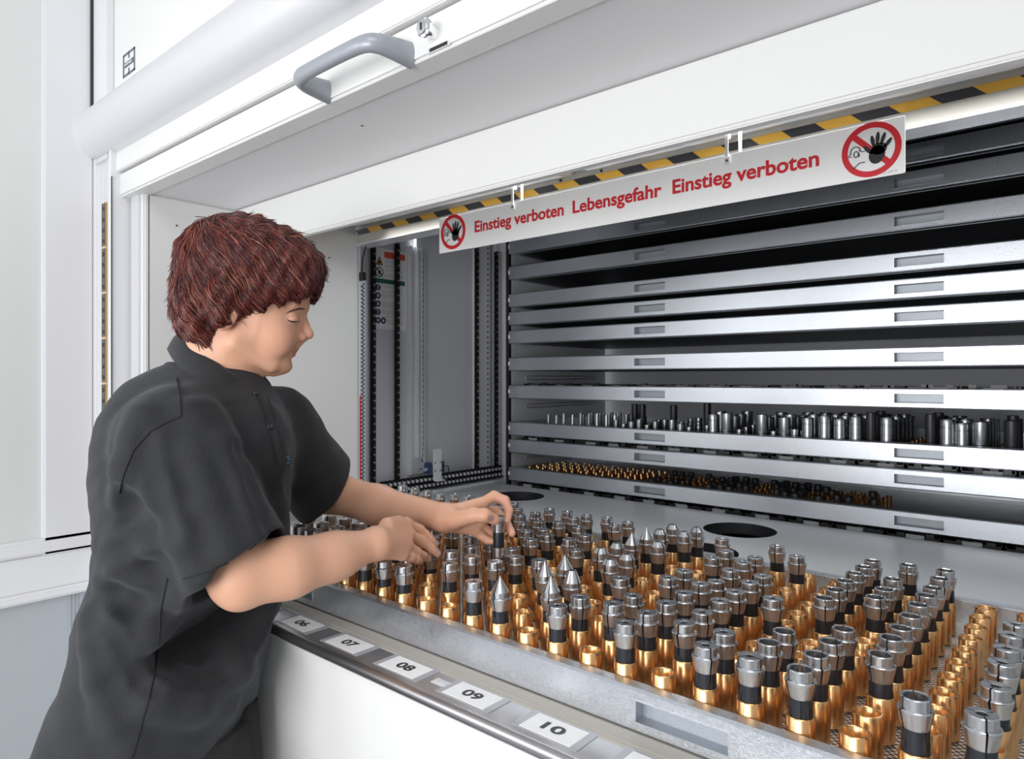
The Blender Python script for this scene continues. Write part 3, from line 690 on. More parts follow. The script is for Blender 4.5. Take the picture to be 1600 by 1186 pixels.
while x < -.93:
    for r in range(4):
        hgt = 1 if r else 0
        me = random.choice(short) if r < 2 else random.choice(short+dark[:1])
        if random.random() < .18: inst(stud, 'brass_stud', (x, 2.003+r*.052, z9), 'short brass stud, third tray up, left half, %s column, %s row' % (ordw(n+1), ordw(r+1)), 'stud', 'brass studs on the third stored tray from the bottom'); continue
        inst(me, 'steel_collet', (x+r*.006, 2.003+r*.052, z9+random.choice((0, 0, .012))), 'short steel collet, third tray up, left half, %s column, %s row' % (ordw(n+1), ordw(r+1)), 'collet', G9)
    x += .030; n += 1
x = -.91; n = 0
for x, kind, rows in ((-.905, 'b', 3), (-.862, 't', 4), (-.822, 's', 3), (-.79, 'g', 3), (-.755, 't', 4), (-.72, 's', 2), (-.69, 't', 5), (-.66, 's', 4), (-.625, 'b', 4), (-.58, 'b', 5), (-.54, 'b', 5), (-.50, 'b', 5), (-.462, 'd', 4), (-.425, 'b', 6), (-.385, 'g', 6), (-.352, 'g', 6), (-.325, 'd', 4), (-.290, 'b', 5), (-.258, 'b', 3), (-.222, 't', 6), (-.188, 'g', 5), (-.160, 'd', 3)):
    for r in range(rows):
        y = 2.003+r*.054
        if kind == 'g': inst(stud2, 'brass_stud', (x, y, z9), 'brass stud, third tray up, right half, %s column, %s row' % (ordw(n+1), ordw(r+1)), 'stud', 'brass studs on the third stored tray from the bottom'); continue
        me = {'b': band, 't': tall, 's': short, 'd': dark}[kind][(n+r) % (2 if kind in 'bd' else 3)]
        nm = {'b': 'banded thick steel collet', 't': 'smooth thick steel collet', 's': 'short steel collet', 'd': 'dark steel collet'}[kind]
        inst(me, 'steel_collet', (x+random.uniform(-.001, .001), y, z9), '%s, third tray up, right half, %s column, %s row' % (nm, ordw(n+1), ordw(r+1)), 'collet', G9, random.uniform(0, 6))
    n += 1
z11 = LV[11]-.0495+.0126
G11 = 'brass studs and small collets on the lowest stored tray'
peg = simple_mesh('brass_peg', [(.0062, 0), (.0062, .026), (.0042, .028), (.0042, .038), (.0028, .042), (0, .042)], ['brass'], 12, [(0, 6, 0)])
peg2 = simple_mesh('brass_peg', [(.0080, 0), (.0080, .032), (.0068, .033), (.0045, .033), (.0045, .028), (0, .028)], ['brass'], 12, [(0, 6, 0)])
dk = simple_mesh('small_collet', [(.0078, 0), (.0078, .026), (.0098, .032), (.0098, .042), (.008, .0435), (.003, .0435), (.003, .038), (0, .038)], ['brass', 'dkmetal', 'steel'], 14, [(0, 2, 0), (1, 3, 1), (2, 8, 1)])
dk2 = simple_mesh('small_collet', [(.0095, 0), (.0095, .022), (.012, .030), (.012, .044), (.009, .0455), (.004, .0455), (.004, .04), (0, .04)], ['brass', 'dkmetal', 'steel'], 14, [(0, 2, 2), (1, 3, 2), (2, 8, 1)])
n = 0
for c in range(37):
    x = -1.635+c*.0325; 
    if x > -.46: break
    for r in range(6):
        y = 2.000+r*.042+(.012 if c % 2 else 0); u = random.random()
        lb = 'lowest tray, %s column from left, %s row' % (ordw(c+1), ordw(r+1))
        if c < 15: me, nm, t = (peg, 'brass_peg', 'pointed brass peg')
        elif c < 22: me, nm, t = ((dk, 'small_collet', 'small dark-topped collet') if u < .35 else (peg2, 'brass_peg', 'stubby brass peg'))
        elif c < 31: me, nm, t = ((dk2, 'small_collet', 'small blackened collet') if u < .6 else (peg2, 'brass_peg', 'stubby brass peg'))
        else: me, nm, t = ((dk2, 'small_collet', 'small blackened collet') if u < .3 else (peg2, 'brass_peg', 'stubby brass peg'))
        inst(me, nm, (x+random.uniform(-.002, .002), y, z11), t+', '+lb, 'peg' if 'peg' in nm else 'collet', G11)
# black bins with little white tags whose rims show over two trays and below the lowest one
def bins(zb, zh, y0, n, lab, grp, dep=.10, tg='dulltag', th=.92):
    wd = 1.86/n
    for i in range(n):
        x0 = -1.655+i*wd; B = None
        m = MB(); x1 = x0+wd-.006; t = .002
        m.box(x0, x1, y0, y0+t, zb, zb+zh*random.uniform(.8, 1)); m.box(x0, x1, y0+dep-t, y0+dep, zb, zb+zh); m.box(x0, x0+t, y0, y0+dep, zb, zb+zh); m.box(x1-t, x1, y0, y0+dep, zb, zb+zh); m.box(x0, x1, y0, y0+dep, zb, zb+t)
        for q in range(3): xx = x0+wd*(.2+.25*q)+random.uniform(-.01, .01); m.box(xx, xx+wd*.14, y0-.002, y0+.006, zb+zh*.5, zb+zh*random.uniform(1.0, 1.12))
        B = m.build('plastic_bin', 'darkbox', base=True)
        tag(B, 'black plastic bin, %s from left, %s' % (ordw(i+1), lab), 'bin', grp)
        m = MB(); xx = x0+wd*random.uniform(.2, .45); m.box(xx, xx+.04, y0-.004, y0-.001, zb+zh*.60, zb+zh*th, 0)
        m.box(xx+.006, xx+.034, y0-.0048, y0-.004, zb+zh*.70, zb+zh*(th-.12), 1)
        o = m.build('bin_tag', [tg, 'txt'], B); o['label'] = 'small white printed tag'
bins(LV[8]-.037, .0425, 1.992, 16, 'fourth tray from the bottom', 'black bins on the fourth stored tray from the bottom')
bins(LV[10]-.037, .0475, 1.992, 16, 'second tray from the bottom', 'black bins on the second stored tray from the bottom')
bins(-.430, .040, 1.955, 15, 'just below the lowest tray', 'black bins below the lowest stored tray', dep=.20, th=1.0)
m = MB(); m.box(TX0, TX1, 1.94, 2.58, -.434, -.431, 0); o = m.build('bin_shelf', 'dkmetal', L)
# ------------------------------------------------------------------ the woman: implicit surfaces turned into continuous meshes
cA, sA = math.cos(YAW), math.sin(YAW)
def cp(px, py, d): return np.array([(px-800)/F*d, d, (593-py)/F*d])      # (right, depth, up) of an image point at a real distance
def tow(v): v = np.asarray(v); return np.stack([v[:, 0]*cA-v[:, 1]*sA, v[:, 0]*sA+v[:, 1]*cA, v[:, 2]], 1)
class Field:
    def __init__(s, lo, hi, h):
        s.lo = np.array(lo, float); s.h = h; s.n = np.ceil((np.array(hi)-s.lo)/h).astype(int)+1; s.v = np.full(s.n, 5, np.float32)
    def sub(s, lo, hi):
        i0 = np.clip(np.floor((lo-s.lo)/s.h).astype(int), 0, s.n-1); i1 = np.clip(np.ceil((hi-s.lo)/s.h).astype(int)+1, 1, s.n)
        sl = tuple(slice(a, b) for a, b in zip(i0, i1))
        ax = [(s.lo[k]+s.h*np.arange(i0[k], i1[k])).astype(np.float32) for k in range(3)]
        return sl, (ax[0][:, None, None], ax[1][None, :, None], ax[2][None, None, :])
    def put(s, fn, lo, hi, k=.01, op='u'):
        sl, P = s.sub(np.array(lo)-k-3*s.h, np.array(hi)+k+3*s.h)
        if any(q.stop <= q.start for q in sl): return
        b = np.broadcast_to(fn(*P), s.v[sl].shape); a = s.v[sl]
        if op == 'u':
            hh = np.clip(.5+.5*(a-b)/k, 0, 1); s.v[sl] = a*(1-hh)+b*hh-k*hh*(1-hh)
        else:
            b = -b; hh = np.clip(.5-.5*(a-b)/k, 0, 1); s.v[sl] = a*(1-hh)+b*hh+k*hh*(1-hh)
    def cap(s, a, b, ra, rb=None, k=.01, op='u'):
        rb = ra if rb is None else rb; a = np.asarray(a, float); b = np.asarray(b, float); ab = b-a; L2 = max(1e-9, ab@ab); R = max(ra, rb)
        def fn(X, Y, Z):
            t = np.clip(((X-a[0])*ab[0]+(Y-a[1])*ab[1]+(Z-a[2])*ab[2])/L2, 0, 1)
            return np.sqrt((X-a[0]-t*ab[0])**2+(Y-a[1]-t*ab[1])**2+(Z-a[2]-t*ab[2])**2)-(ra+(rb-ra)*t)
        s.put(fn, np.minimum(a, b)-R, np.maximum(a, b)+R, k, op)
    def ell(s, c, ax, r, k=.01, op='u'):
        c = np.asarray(c, float); ax = np.asarray(ax, float); r = np.asarray(r, float); R = r.max()
        def fn(X, Y, Z):
            d = [(X-c[0]), (Y-c[1]), (Z-c[2])]; q = [(d[0]*ax[i][0]+d[1]*ax[i][1]+d[2]*ax[i][2]) for i in range(3)]
            k0 = np.sqrt(sum((q[i]/r[i])**2 for i in range(3))); k1 = np.sqrt(sum((q[i]/r[i]**2)**2 for i in range(3)))+1e-6
            return k0*(k0-1)/k1
        s.put(fn, c-R, c+R, k, op)
    def chain(s, pts, rs, k=.008):
        for i in range(len(pts)-1): s.cap(pts[i], pts[i+1], rs[i], rs[i+1], k)
    def sample(s, P):
        g = (P-s.lo)/s.h; g = np.clip(g, 0, s.n-1.001); i = g.astype(int); f = g-i; out = 0
        for dx in (0, 1):
            for dy in (0, 1):
                for dz in (0, 1):
                    out = out+s.v[i[:, 0]+dx, i[:, 1]+dy, i[:, 2]+dz]*(f[:, 0] if dx else 1-f[:, 0])*(f[:, 1] if dy else 1-f[:, 1])*(f[:, 2] if dz else 1-f[:, 2])
        return out
    def grad(s, P):
        e = s.h; g = np.stack([s.sample(P+np.eye(3)[k]*e)-s.sample(P-np.eye(3)[k]*e) for k in range(3)], 1)
        return g/(np.linalg.norm(g, axis=1, keepdims=True)+1e-9)
    def march(s, px, py, d0=.7, d1=1.7):
        dd = np.arange(d0, d1, .0015); P = np.stack([cp(px, py, d) for d in dd]); ok = np.all((P > s.lo) & (P < s.lo+s.h*(s.n-1)), 1)
        v = np.where(ok, s.sample(P), 1); w_ = np.where(v < 0)[0]
        if not len(w_): return None
        i = w_[0]
        if i == 0: return P[0]
        a, b = v[i-1], v[i]; t = a/(a-b); return P[i-1]*(1-t)+P[i]*t
    def mesh(s):
        v = s.v; neg = v < 0
        c = [neg[a:v.shape[0]-1+a, b:v.shape[1]-1+b, d:v.shape[2]-1+d] for a in (0, 1) for b in (0, 1) for d in (0, 1)]
        cnt = sum(q.astype(np.int8) for q in c); act = np.argwhere((cnt > 0) & (cnt < 8)); idx = np.full(cnt.shape, -1, np.int32); idx[tuple(act.T)] = np.arange(len(act))
        vals = {(a, b, d): v[act[:, 0]+a, act[:, 1]+b, act[:, 2]+d] for a in (0, 1) for b in (0, 1) for d in (0, 1)}
        acc = np.zeros((len(act), 3)); num = np.zeros(len(act))
        cs = list(vals)
        for p in cs:
            for k in range(3):
                if p[k]: continue
                q = list(p); q[k] = 1; q = tuple(q); a, b = vals[p], vals[q]; m_ = (a < 0) != (b < 0); t = np.where(m_, a/np.where(m_, a-b, 1), 0)
                pt = np.array(p, float)[None]+t[:, None]*(np.array(q)-np.array(p))[None]; acc += pt*m_[:, None]; num += m_
        V = (act+acc/num[:, None])*s.h+s.lo
        faces = []
        for k in range(3):
            sl0 = [slice(1, -1)]*3; sl0[k] = slice(0, -1) ; a = neg[tuple(sl0)]; sl1 = list(sl0); sl1[k] = slice(1, None); b = neg[tuple(sl1)]
            e = np.argwhere(a != b); 
            if not len(e): continue
            sg = a[tuple(e.T)]; e = e+1; e[:, k] -= 1
            u, w_ = (k+1) % 3, (k+2) % 3; du = np.zeros(3, int); du[u] = 1; dw = np.zeros(3, int); dw[w_] = 1
            q = [idx[tuple((e-x).T)] for x in (0*du, du, du+dw, dw)]; q = np.stack(q, 1); q[~sg] = q[~sg][:, ::-1]; faces.append(q)
        return V, np.concatenate(faces)
def np_mesh(name, V, Fq, mat, parent, tint=None, smooth=True):
    c = (V.min(0)+V.max(0))/2; W = V-c
    me = bpy.data.meshes.new(name); me.vertices.add(len(W)); me.vertices.foreach_set('co', W.astype(np.float32).ravel())
    k = Fq.shape[1]; me.loops.add(Fq.size); me.loops.foreach_set('vertex_index', Fq.astype(np.int32).ravel())
    me.polygons.add(len(Fq)); me.polygons.foreach_set('loop_start', np.arange(0, Fq.size, k, dtype=np.int32)); me.polygons.foreach_set('loop_total', np.full(len(Fq), k, np.int32))
    me.polygons.foreach_set('use_smooth', np.full(len(Fq), smooth)); me.update(calc_edges=True); me.validate()
    me.materials.append(M[mat])
    if tint is not None:
        at_ = me.color_attributes.new('tint', 'FLOAT_COLOR', 'POINT'); at_.data.foreach_set('color', np.concatenate([tint, np.ones((len(tint), 1))], 1).astype(np.float32).ravel())
    o = bpy.data.objects.new(name, me); C.objects.link(o); link(o, c, parent); return o
# --- head frame: she faces into the machine, turned a little towards us and looking down
D0 = 1.10
HC = cp(388, 450, D0); hy = math.radians(13); pit = math.radians(20)
fh = np.array([math.cos(hy), math.sin(hy), 0]); lh = np.array([-math.sin(hy), math.cos(hy), 0]); up = np.array([0, 0, 1.])
fp = fh*math.cos(pit)-up*math.sin(pit); upp = up*math.cos(pit)+fh*math.sin(pit); AXH = (fp, lh, upp)
def hp(px, py, lat=0):
    """point of the head's mid plane seen at this pixel, moved sideways"""
    r = cp(px, py, 1.0); t = (HC@lh)/(r@lh); return r*t+lh*lat
PXM = D0/F
BF = Field((-.76, .78, -.40), (.03, 1.46, .28), .0025)
U = BF
# cranium and face
U.ell(hp(383, 430), AXH, (.094, .072, .085), .01)
U.ell(hp(412, 500), AXH, (.060, .060, .062), .02)
FPY = np.array([440, 450, 460, 470, 480, 487, 493, 500, 510, 520, 530, 538, 545, 550, 556, 562, 568, 575, 580, 584, 588.])
FPX = np.array([484, 485, 485.5, 484.5, 481.5, 479, 475.5, 473.5, 471.5, 469.5, 467.5, 465.5, 464, 461, 457.5, 453.5, 453, 451.5, 448.5, 441, 428.])
FPW = np.array([.060, .061, .062, .063, .064, .064, .064, .063, .062, .059, .055, .051, .047, .044, .041, .038, .034, .029, .025, .020, .014])
FP = np.stack([hp(a_, b_) for a_, b_ in zip(FPX, FPY)]); FZ = FP[:, 2]; FF_ = (FP-HC)@fh
def facef(X, Y, Z):
    fw = (X-HC[0])*fh[0]+(Y-HC[1])*fh[1]; lt = (X-HC[0])*lh[0]+(Y-HC[1])*lh[1]
    Fm = np.interp(Z, FZ[::-1], FF_[::-1]); W = np.interp(Z, FZ[::-1], FPW[::-1])
    q = np.abs(lt)/W
    f1 = fw-(Fm-.062*np.minimum(q, 1.3)**2.6)
    f2 = (np.abs(lt)-W*.96); f3 = -(fw+.005); f4 = np.maximum(Z-FZ.max(), FZ.min()-Z)
    f = np.maximum(f1*.8, f2)
    return np.maximum(np.maximum(f, f3), f4)
U.put(facef, HC+np.array([-.02, -.08, -.16]), HC+np.array([.12, .12, .03]), .010)
for s_ in (-1, 1):
    U.cap(hp(376, 540, s_*.048), hp(425, 572, s_*.024), .013, .012, .018)
    U.ell(hp(430, 520, s_*.040), AXH, (.022, .015, .020), .018); U.ell(hp(438, 538, s_*.031), AXH, (.020, .017, .022), .022)
U.ell(hp(439, 571), AXH, (.0125, .018, .0125), .020)
for s_ in (-1, 1): U.cap(hp(474, 481, s_*.010), hp(462, 480, s_*.042), .0062, .0055, .010)
# eye sockets then lids
for s_ in (-1, 1):
    U.ell(hp(482, 501, s_*.030), AXH, (.0135, .0165, .0105), .008, 's')
    U.ell(hp(458.5, 501, s_*.032), AXH, (.0114, .0145, .0106), .004)
# nose
U.cap(hp(471, 492), hp(481.5, 520), .0062, .0070, .007)
U.ell(hp(482.5, 524), AXH, (.0078, .0084, .0075), .004)
for s_ in (-1, 1):
    U.ell(hp(471, 528, s_*.0105), AXH, (.0085, .0062, .0066), .006)
    U.ell(hp(476, 535, s_*.0055), AXH, (.004, .0028, .003), .002, 's')
U.cap(hp(474, 531), hp(466, 538), .005, .006, .006)
# mouth
for s_ in (-1, 1):
    U.cap(hp(460.5, 547), hp(448, 549.5, s_*.021), .0056, .0026, .003)
    U.cap(hp(456, 556), hp(445.5, 552.5, s_*.019), .0062, .003, .003)
    U.cap(hp(466, 551.5), hp(452, 551.2, s_*.022), .0020, .0014, .002, 's')
U.cap(hp(461, 563.5, -.010), hp(461, 563.5, .010), .004, .004, .008, 's')
# ears
for s_ in (-1, 1):
    U.ell(hp(368, 494, s_*.071), (fp, lh, upp), (.017, .007, .031), .006)
    U.ell(hp(370, 490, s_*.079), (fp, lh, upp), (.009, .005, .018), .004, 's')
# neck and trunk core under the shirt
U.cap(hp(358, 520), cp(318, 610, D0), .052, .056, .025)
U.cap(hp(368, 560), cp(345, 630, D0), .040, .046, .02)
U.ell(cp(300, 700, D0), np.eye(3), (.10, .15, .10), .04)
# arms
SHn, ELn, WRn = cp(262, 685, .965), cp(376, 903, .930), cp(588, 850, 1.055)
SHf, ELf, WRf = cp(432, 668, 1.23), cp(512, 768, 1.33), cp(694, 810, 1.205)
U.cap(SHn, ELn, .050, .036, .02); U.chain([ELn, cp(450, 888, .965), cp(520, 871, 1.010), WRn], [.0355, .0375, .0305, .0240], .03)
U.cap(cp(370, 912, .925), cp(376, 925, .925), .022, .018, .02)
U.cap(SHf, ELf, .050, .040, .02); U.cap(ELf, cp(590, 790, 1.28), .040, .0345, .02); U.cap(cp(590, 790, 1.28), WRf, .034, .0245, .02)
# right hand (back of the hand towards us)
K = [cp(634, 820, 1.150), cp(637, 836, 1.128), cp(634, 853, 1.108), cp(628, 867, 1.090)]
for q, r in zip(K, (.0125, .0125, .012, .011)): U.cap(WRn, q, .0195, r, .012)
U.cap(cp(605, 822, 1.09), cp(622, 818, 1.12), .013, .012, .012)
fing = [[K[0], cp(655, 829, 1.168), cp(670, 841, 1.176), cp(680, 851, 1.176)], [K[1], cp(659, 847, 1.155), cp(674, 857, 1.165), cp(684, 866, 1.168)],
        [K[2], cp(650, 864, 1.130), cp(661, 870, 1.150), cp(668, 874, 1.158)], [K[3], cp(641, 872, 1.108), cp(650, 876, 1.122), cp(656, 879, 1.134)]]
for f_, s_ in zip(fing, (1, 1.02, .96, .86)): U.chain(f_, [.0102*s_, .0092*s_, .0080*s_, .0066*s_], .0035)
U.chain([cp(602, 850, 1.085), cp(626, 850, 1.135), cp(648, 860, 1.165), cp(662, 866, 1.178)], [.016, .0125, .0105, .0085], .006)
# left hand (palm side towards us), thumb and fingers closed round the collet
PAL = [cp(750, 790, 1.222), cp(752, 803, 1.230), cp(748, 818, 1.228), cp(741, 829, 1.220)]
for q, r in zip(PAL, (.0135, .013, .0125, .0115)): U.cap(WRf, q, .0185, r, .012)
U.cap(cp(712, 812, 1.185), cp(738, 806, 1.170), .0165, .0135, .014)
U.chain([cp(738, 806, 1.170), cp(757, 806, 1.163), cp(773, 813, 1.172)], [.0130, .0112, .0092], .005)
for f_, s_ in zip([[PAL[0], cp(772, 776, 1.232), cp(789, 783, 1.228), cp(795, 799, 1.218), cp(793, 813, 1.208)],
                   [PAL[1], cp(775, 800, 1.250), cp(791, 818, 1.240), cp(800, 834, 1.218)],
                   [PAL[2], cp(762, 832, 1.235), cp(774, 845, 1.222), cp(786, 848, 1.215)],
                   [PAL[3], cp(752, 838, 1.222), cp(762, 845, 1.214), cp(770, 847, 1.208)]], (1, 1, .95, .85)):
    rs = [.0105, .0095, .0085, .0075, .0066]; U.chain(f_, [q*s_ for q in (rs if len(f_) == 5 else [.0105, .0095, .0085, .0070])], .0035)
PER = thing('person', 'woman with short dark red hair in a charcoal polo shirt placing a steel collet', 'person', tuple(tow([cp(240, 1200, 1.05)])[0][:2])+(-H,))
V, Q = U.mesh()
# skin tint: lips, cheeks, ears, knuckles, nails
T = np.tile(np.array([.71, .395, .265]), (len(V), 1)); 
def blush(c, r, col, a=1.0):
    d = np.linalg.norm(V-np.asarray(c), axis=1); wgt = (np.clip(1-d/r, 0, 1)**.7*a)[:, None]; T[:] = T*(1-wgt)+np.array(col)*wgt
def hard(mask, col, a=1): T[mask] = T[mask]*(1-a)+np.array(col)*a
blush(hp(440, 525, -.045), .04, (.74, .34, .26), .35); blush(hp(484, 524), .016, (.76, .36, .28), .5); blush(hp(365, 505, -.07), .03, (.74, .34, .27), .5)
lipd = np.minimum.reduce([np.linalg.norm(V-(hp(463, 549)*(1-t)+hp(449, 550.5, s_*.021)*t), axis=1)-.0052*(1-t)-.0012 for t in np.linspace(0, 1, 9) for s_ in (-1, 1)]+[np.linalg.norm(V-(hp(460, 555.5)*(1-t)+hp(448, 552.5, s_*.018)*t), axis=1)-.0058*(1-t)-.0012 for t in np.linspace(0, 1, 9) for s_ in (-1, 1)])
wgt = np.clip(.5-lipd/.0018, 0, 1)[:, None]*.85; T[:] = T*(1-wgt)+np.array((.58, .19, .17))*wgt
for q in K: blush(q, .022, (.74, .36, .27), .3)
for f_ in fing: blush(f_[-1], .018, (.76, .36, .28), .5)
for q in (cp(793, 813, 1.208), cp(800, 834, 1.218), cp(773, 813, 1.172), cp(789, 783, 1.225)): blush(q, .022, (.78, .36, .28), .5)
fmask = U.sample(V) if False else None
body = np_mesh('body', tow(V), Q, 'skin', PER, T)
def on_skin(pts, fld=BF, lift=.0004):
    out = []
    for px, py in pts:
        p = fld.march(px, py)
        if p is None: continue
        g = fld.grad(p[None])[0]; out.append(p+g*lift)
    return out
def nail(px, py, axis_to, wdt, lng, fld=BF):
    p = fld.march(px, py); 
    if p is None: return
    g = fld.grad(p[None])[0]; a = np.asarray(axis_to)-p; a -= g*(a@g); a /= np.linalg.norm(a); b = np.cross(g, a); n = 12; pts = []
    for i in range(n):
        t = 2*math.pi*i/n; u = math.copysign(abs(math.cos(t))**.6, math.cos(t)); w_ = math.copysign(abs(math.sin(t))**.7, math.sin(t))
        pts.append(p+a*u*lng+b*w_*wdt+g*(.0012-.0012*abs(w_)**2))
    v = tow(np.array(pts+[p+g*.0016])); o = raw('fingernail', v, [(i, (i+1) % n, n) for i in range(n)], 'nail', PER, True); return o
M['nail'] = pbr('mauve_nail', (.42, .27, .27), .15, coat=.5); M['nailp'] = M['nail']
nail(766, 811, cp(775, 813, 1.16), .0052, .0066); nail(682, 848, cp(690, 856, 1.17), .0038, .0048); nail(685, 864, cp(692, 872, 1.165), .0038, .0048); nail(668, 871, cp(676, 876, 1.15), .0034, .0042)
# eyebrow, lashes, crease
def stroke(name, pts, rad, mat, lift=.0002):
    P = on_skin(pts, BF, lift)
    if len(P) < 2: return
    n = len(P); rr = [max(.00015, rad*math.sin(math.pi*(i+.35)/(n-.1+.35))) for i in range(n)]
    m_ = MB(); m_.tube([tuple(q) for q in tow(np.array(P))], rr, 6); return m_.build(name, mat, PER, True)
M['brow'] = pbr('brown_brow', (.10, .045, .03), .7); M['lash'] = pbr('dark_lash', (.02, .012, .01), .6); M['lidline'] = pbr('lid_crease', (.45, .22, .16), .6)
stroke('eyebrow', [(447, 491), (452, 488), (458, 485.5), (464, 484), (469, 483), (476, 484)], .0019, 'brow')
stroke('eyelash', [(448, 500), (452, 502.5), (457, 503.6), (462, 503.4), (467, 502)], .0013, 'lash')
stroke('eyelid_crease', [(447, 497), (452, 495.5), (458, 495.2), (464, 496)], .0004, 'lidline')
m = MB()
for px, py, qx, qy in ((462, 503, 466, 507), (459, 503.5, 462, 508), (465, 502.5, 470, 505), (455, 503, 457, 507.5)):
    a = BF.march(px, py)
    if a is not None: b = cp(qx, qy, a[1]-.002); m.tube([tuple(x) for x in tow(np.array([a, (a+b)/2+np.array([0, -.0005, -.0005]), b]))], [.0003, .00025, .0001], 4)
m.build('eyelashes', 'lash', PER)
# --- polo shirt
SF = Field((-.86, .74, -.74), (-.22, 1.50, .10), .0032)
ys = np.array([572, 585, 600, 625, 650, 690, 730, 780, 830, 880, 930, 960, 1000, 1040, 1090, 1150, 1215, 1260.])
xb = np.array([268, 250, 226, 196, 176, 166, 164, 164, 166, 160, 142, 129, 126, 113, 86, 62, 60, 66.])
xf = np.array([402, 410, 424, 438, 447, 452, 456, 461, 458, 452, 447, 445, 438, 430, 416, 401, 392, 388.])
wd = np.array([.055, .066, .082, .112, .135, .158, .170, .172, .165, .160, .158, .158, .162, .168, .175, .182, .186, .186])
dcs = np.interp(ys, [560, 700, 850, 1260], [1.10, 1.10, 1.065, 1.03])
zz = -(ys-593)/F*dcs; cxm = ((xb+xf)/2-800)/F*dcs; eff = (xf-xb)/2/F*dcs; ra_ = np.sqrt(np.maximum(eff**2-(wd*np.abs(cxm)/dcs)**2, (eff*.62)**2))
order = np.argsort(zz)
def torso(X, Y, Z):
    zc = Z; c = np.interp(zc, zz[order], cxm[order]); ra = np.interp(zc, zz[order], ra_[order]); w_ = np.interp(zc, zz[order], wd[order]); dc = np.interp(zc, zz[order], dcs[order])
    q = (np.abs((X-c)/ra)**2.3+np.abs((Y-dc)/w_)**2.3)**(1/2.3)
    f = (q-1)*np.minimum(ra, w_)*.9
    return np.maximum(f, np.maximum(Z-zz.max()-.001, zz.min()-Z)).astype(np.float32)
SF.put(torso, (-.86, .8, zz.min()), (-.22, 1.4, zz.max()), .01)
# chest, shoulders, upper back
SF.cap(cp(392, 690, 1.04), cp(398, 700, 1.17), .058, .058, .04)
SF.cap(cp(312, 640, 1.05), SHn+np.array([.012, .0, -.004]), .050, .066, .03); SF.cap(cp(340, 640, 1.14), SHf, .050, .066, .03)
SF.cap(cp(252, 655, 1.06), cp(240, 740, 1.06), .070, .078, .04)
# the cloth lies against the front of the machine
def sillcut(X, Y, Z):
    return np.maximum(.572-(X*sA+Y*cA), Z+.385)
# sleeves: loose cones, opened at the hem
HEn = cp(370, 888, .938); HEf = cp(506, 764, 1.325)
def sleeve(a, b, ra, rb, k, ri, cut_n, over):
    a = np.asarray(a); b = np.asarray(b); SF.cap(a, b+(b-a)/np.linalg.norm(b-a)*.06, ra, rb+.004, k)
    n_ = np.asarray(cut_n, float); n_ /= np.linalg.norm(n_)
    def cutf(X, Y, Z):
        return np.maximum(-((X-b[0])*n_[0]+(Y-b[1])*n_[1]+(Z-b[2])*n_[2]), np.sqrt((X-b[0])**2+(Y-b[1])**2+(Z-b[2])**2)-.17)
    SF.put(cutf, b-.17, b+.17, .003, 's')
    u_ = (b-a)/np.linalg.norm(b-a)
    SF.cap(b-u_*.07, b+u_*.05, ri*.95, ri, .004, 's')
sleeve(SHn, HEn, .068, .078, .03, .0735, HEn-SHn+np.array([.02, 0, .04]), .02)
sleeve(SHf, HEf, .066, .072, .03, .0670, HEf-SHf+np.array([.05, -.0, .03]), .02)
# hem band of the sleeves: a slightly prouder ring
# creases and folds: ridges and hollows laid along the surface
def fold(pts, r, depth, op='u', k=.03):
    pro = (r-depth)*1.05 if op == 'u' else (r+depth)*.8; r = r*1.7; depth = (r-pro) if op == 'u' else -(r-pro)
    k = .022 if op == 'u' else .016; P = []
    for px, py in pts:
        p = SF.march(px, py)
        if p is None: continue
        g = SF.grad(p[None])[0]; P.append(p-g*depth)
    for i in range(len(P)-1):
        if np.linalg.norm(P[i]-P[i+1]) < .12: SF.cap(P[i], P[i+1], r, r, k, op)
for pts, r, dp in (
    ([(262, 800), (230, 760), (205, 730), (190, 745)], .010, .004), ([(265, 820), (225, 830), (185, 845), (160, 850)], .011, .005),
    ([(160, 905), (190, 870), (230, 850), (262, 845)], .010, .005), ([(180, 890), (215, 900), (245, 925), (262, 930)], .010, .005),
    ([(130, 975), (165, 1000), (185, 1040), (190, 1050)], .013, .006), ([(145, 965), (180, 975), (230, 985), (240, 1000)], .012, .006),
    ([(185, 1045), (175, 1000), (170, 975)], .008, .004), ([(135, 1015), (150, 1060), (175, 1120), (200, 1160)], .012, .006),
    ([(250, 1110), (310, 1112), (360, 1108), (400, 1095)], .008, .003), ([(200, 1120), (240, 1090), (290, 1060)], .009, .003),
    ([(330, 640), (352, 690), (378, 740), (400, 790)], .009, .003), ([(300, 640), (340, 700), (375, 770), (398, 830)], .008, .003),
    ([(425, 690), (432, 730), (440, 790), (446, 850)], .008, .003), ([(410, 900), (395, 960), (360, 1030), (330, 1060)], .010, .003),
    ([(235, 700), (255, 770), (285, 840), (300, 900)], .009, .003), ([(300, 700), (325, 780), (352, 850)], .008, .003),
    ([(215, 650), (200, 690), (188, 740), (184, 775)], .009, .004), ([(345, 1000), (380, 1050), (395, 1080)], .008, .003)):
    fold(pts, r, dp)
for pts, r, dp in (([(192, 770), (205, 800), (235, 830), (260, 838)], .010, -.004), ([(155, 880), (190, 860), (230, 838)], .007, -.003), ([(138, 962), (165, 985), (182, 1020), (188, 1050)], .007, -.003),
                   ([(195, 1040), (215, 1055), (245, 1075)], .007, -.003), ([(150, 1010), (170, 1070), (200, 1135)], .008, -.004), ([(420, 640), (428, 690), (436, 740)], .006, -.003),
                   ([(245, 935), (215, 940), (190, 925)], .008, -.003), ([(372, 700), (398, 760), (415, 820)], .006, -.003), ([(355, 880), (345, 915)], .005, -.002), ([(228, 690), (240, 760), (262, 820)], .007, -.003)):
    fold(pts, r, dp, 's')
SF.put(sillcut, SF.lo, SF.lo+SF.h*SF.n, .012, 's')
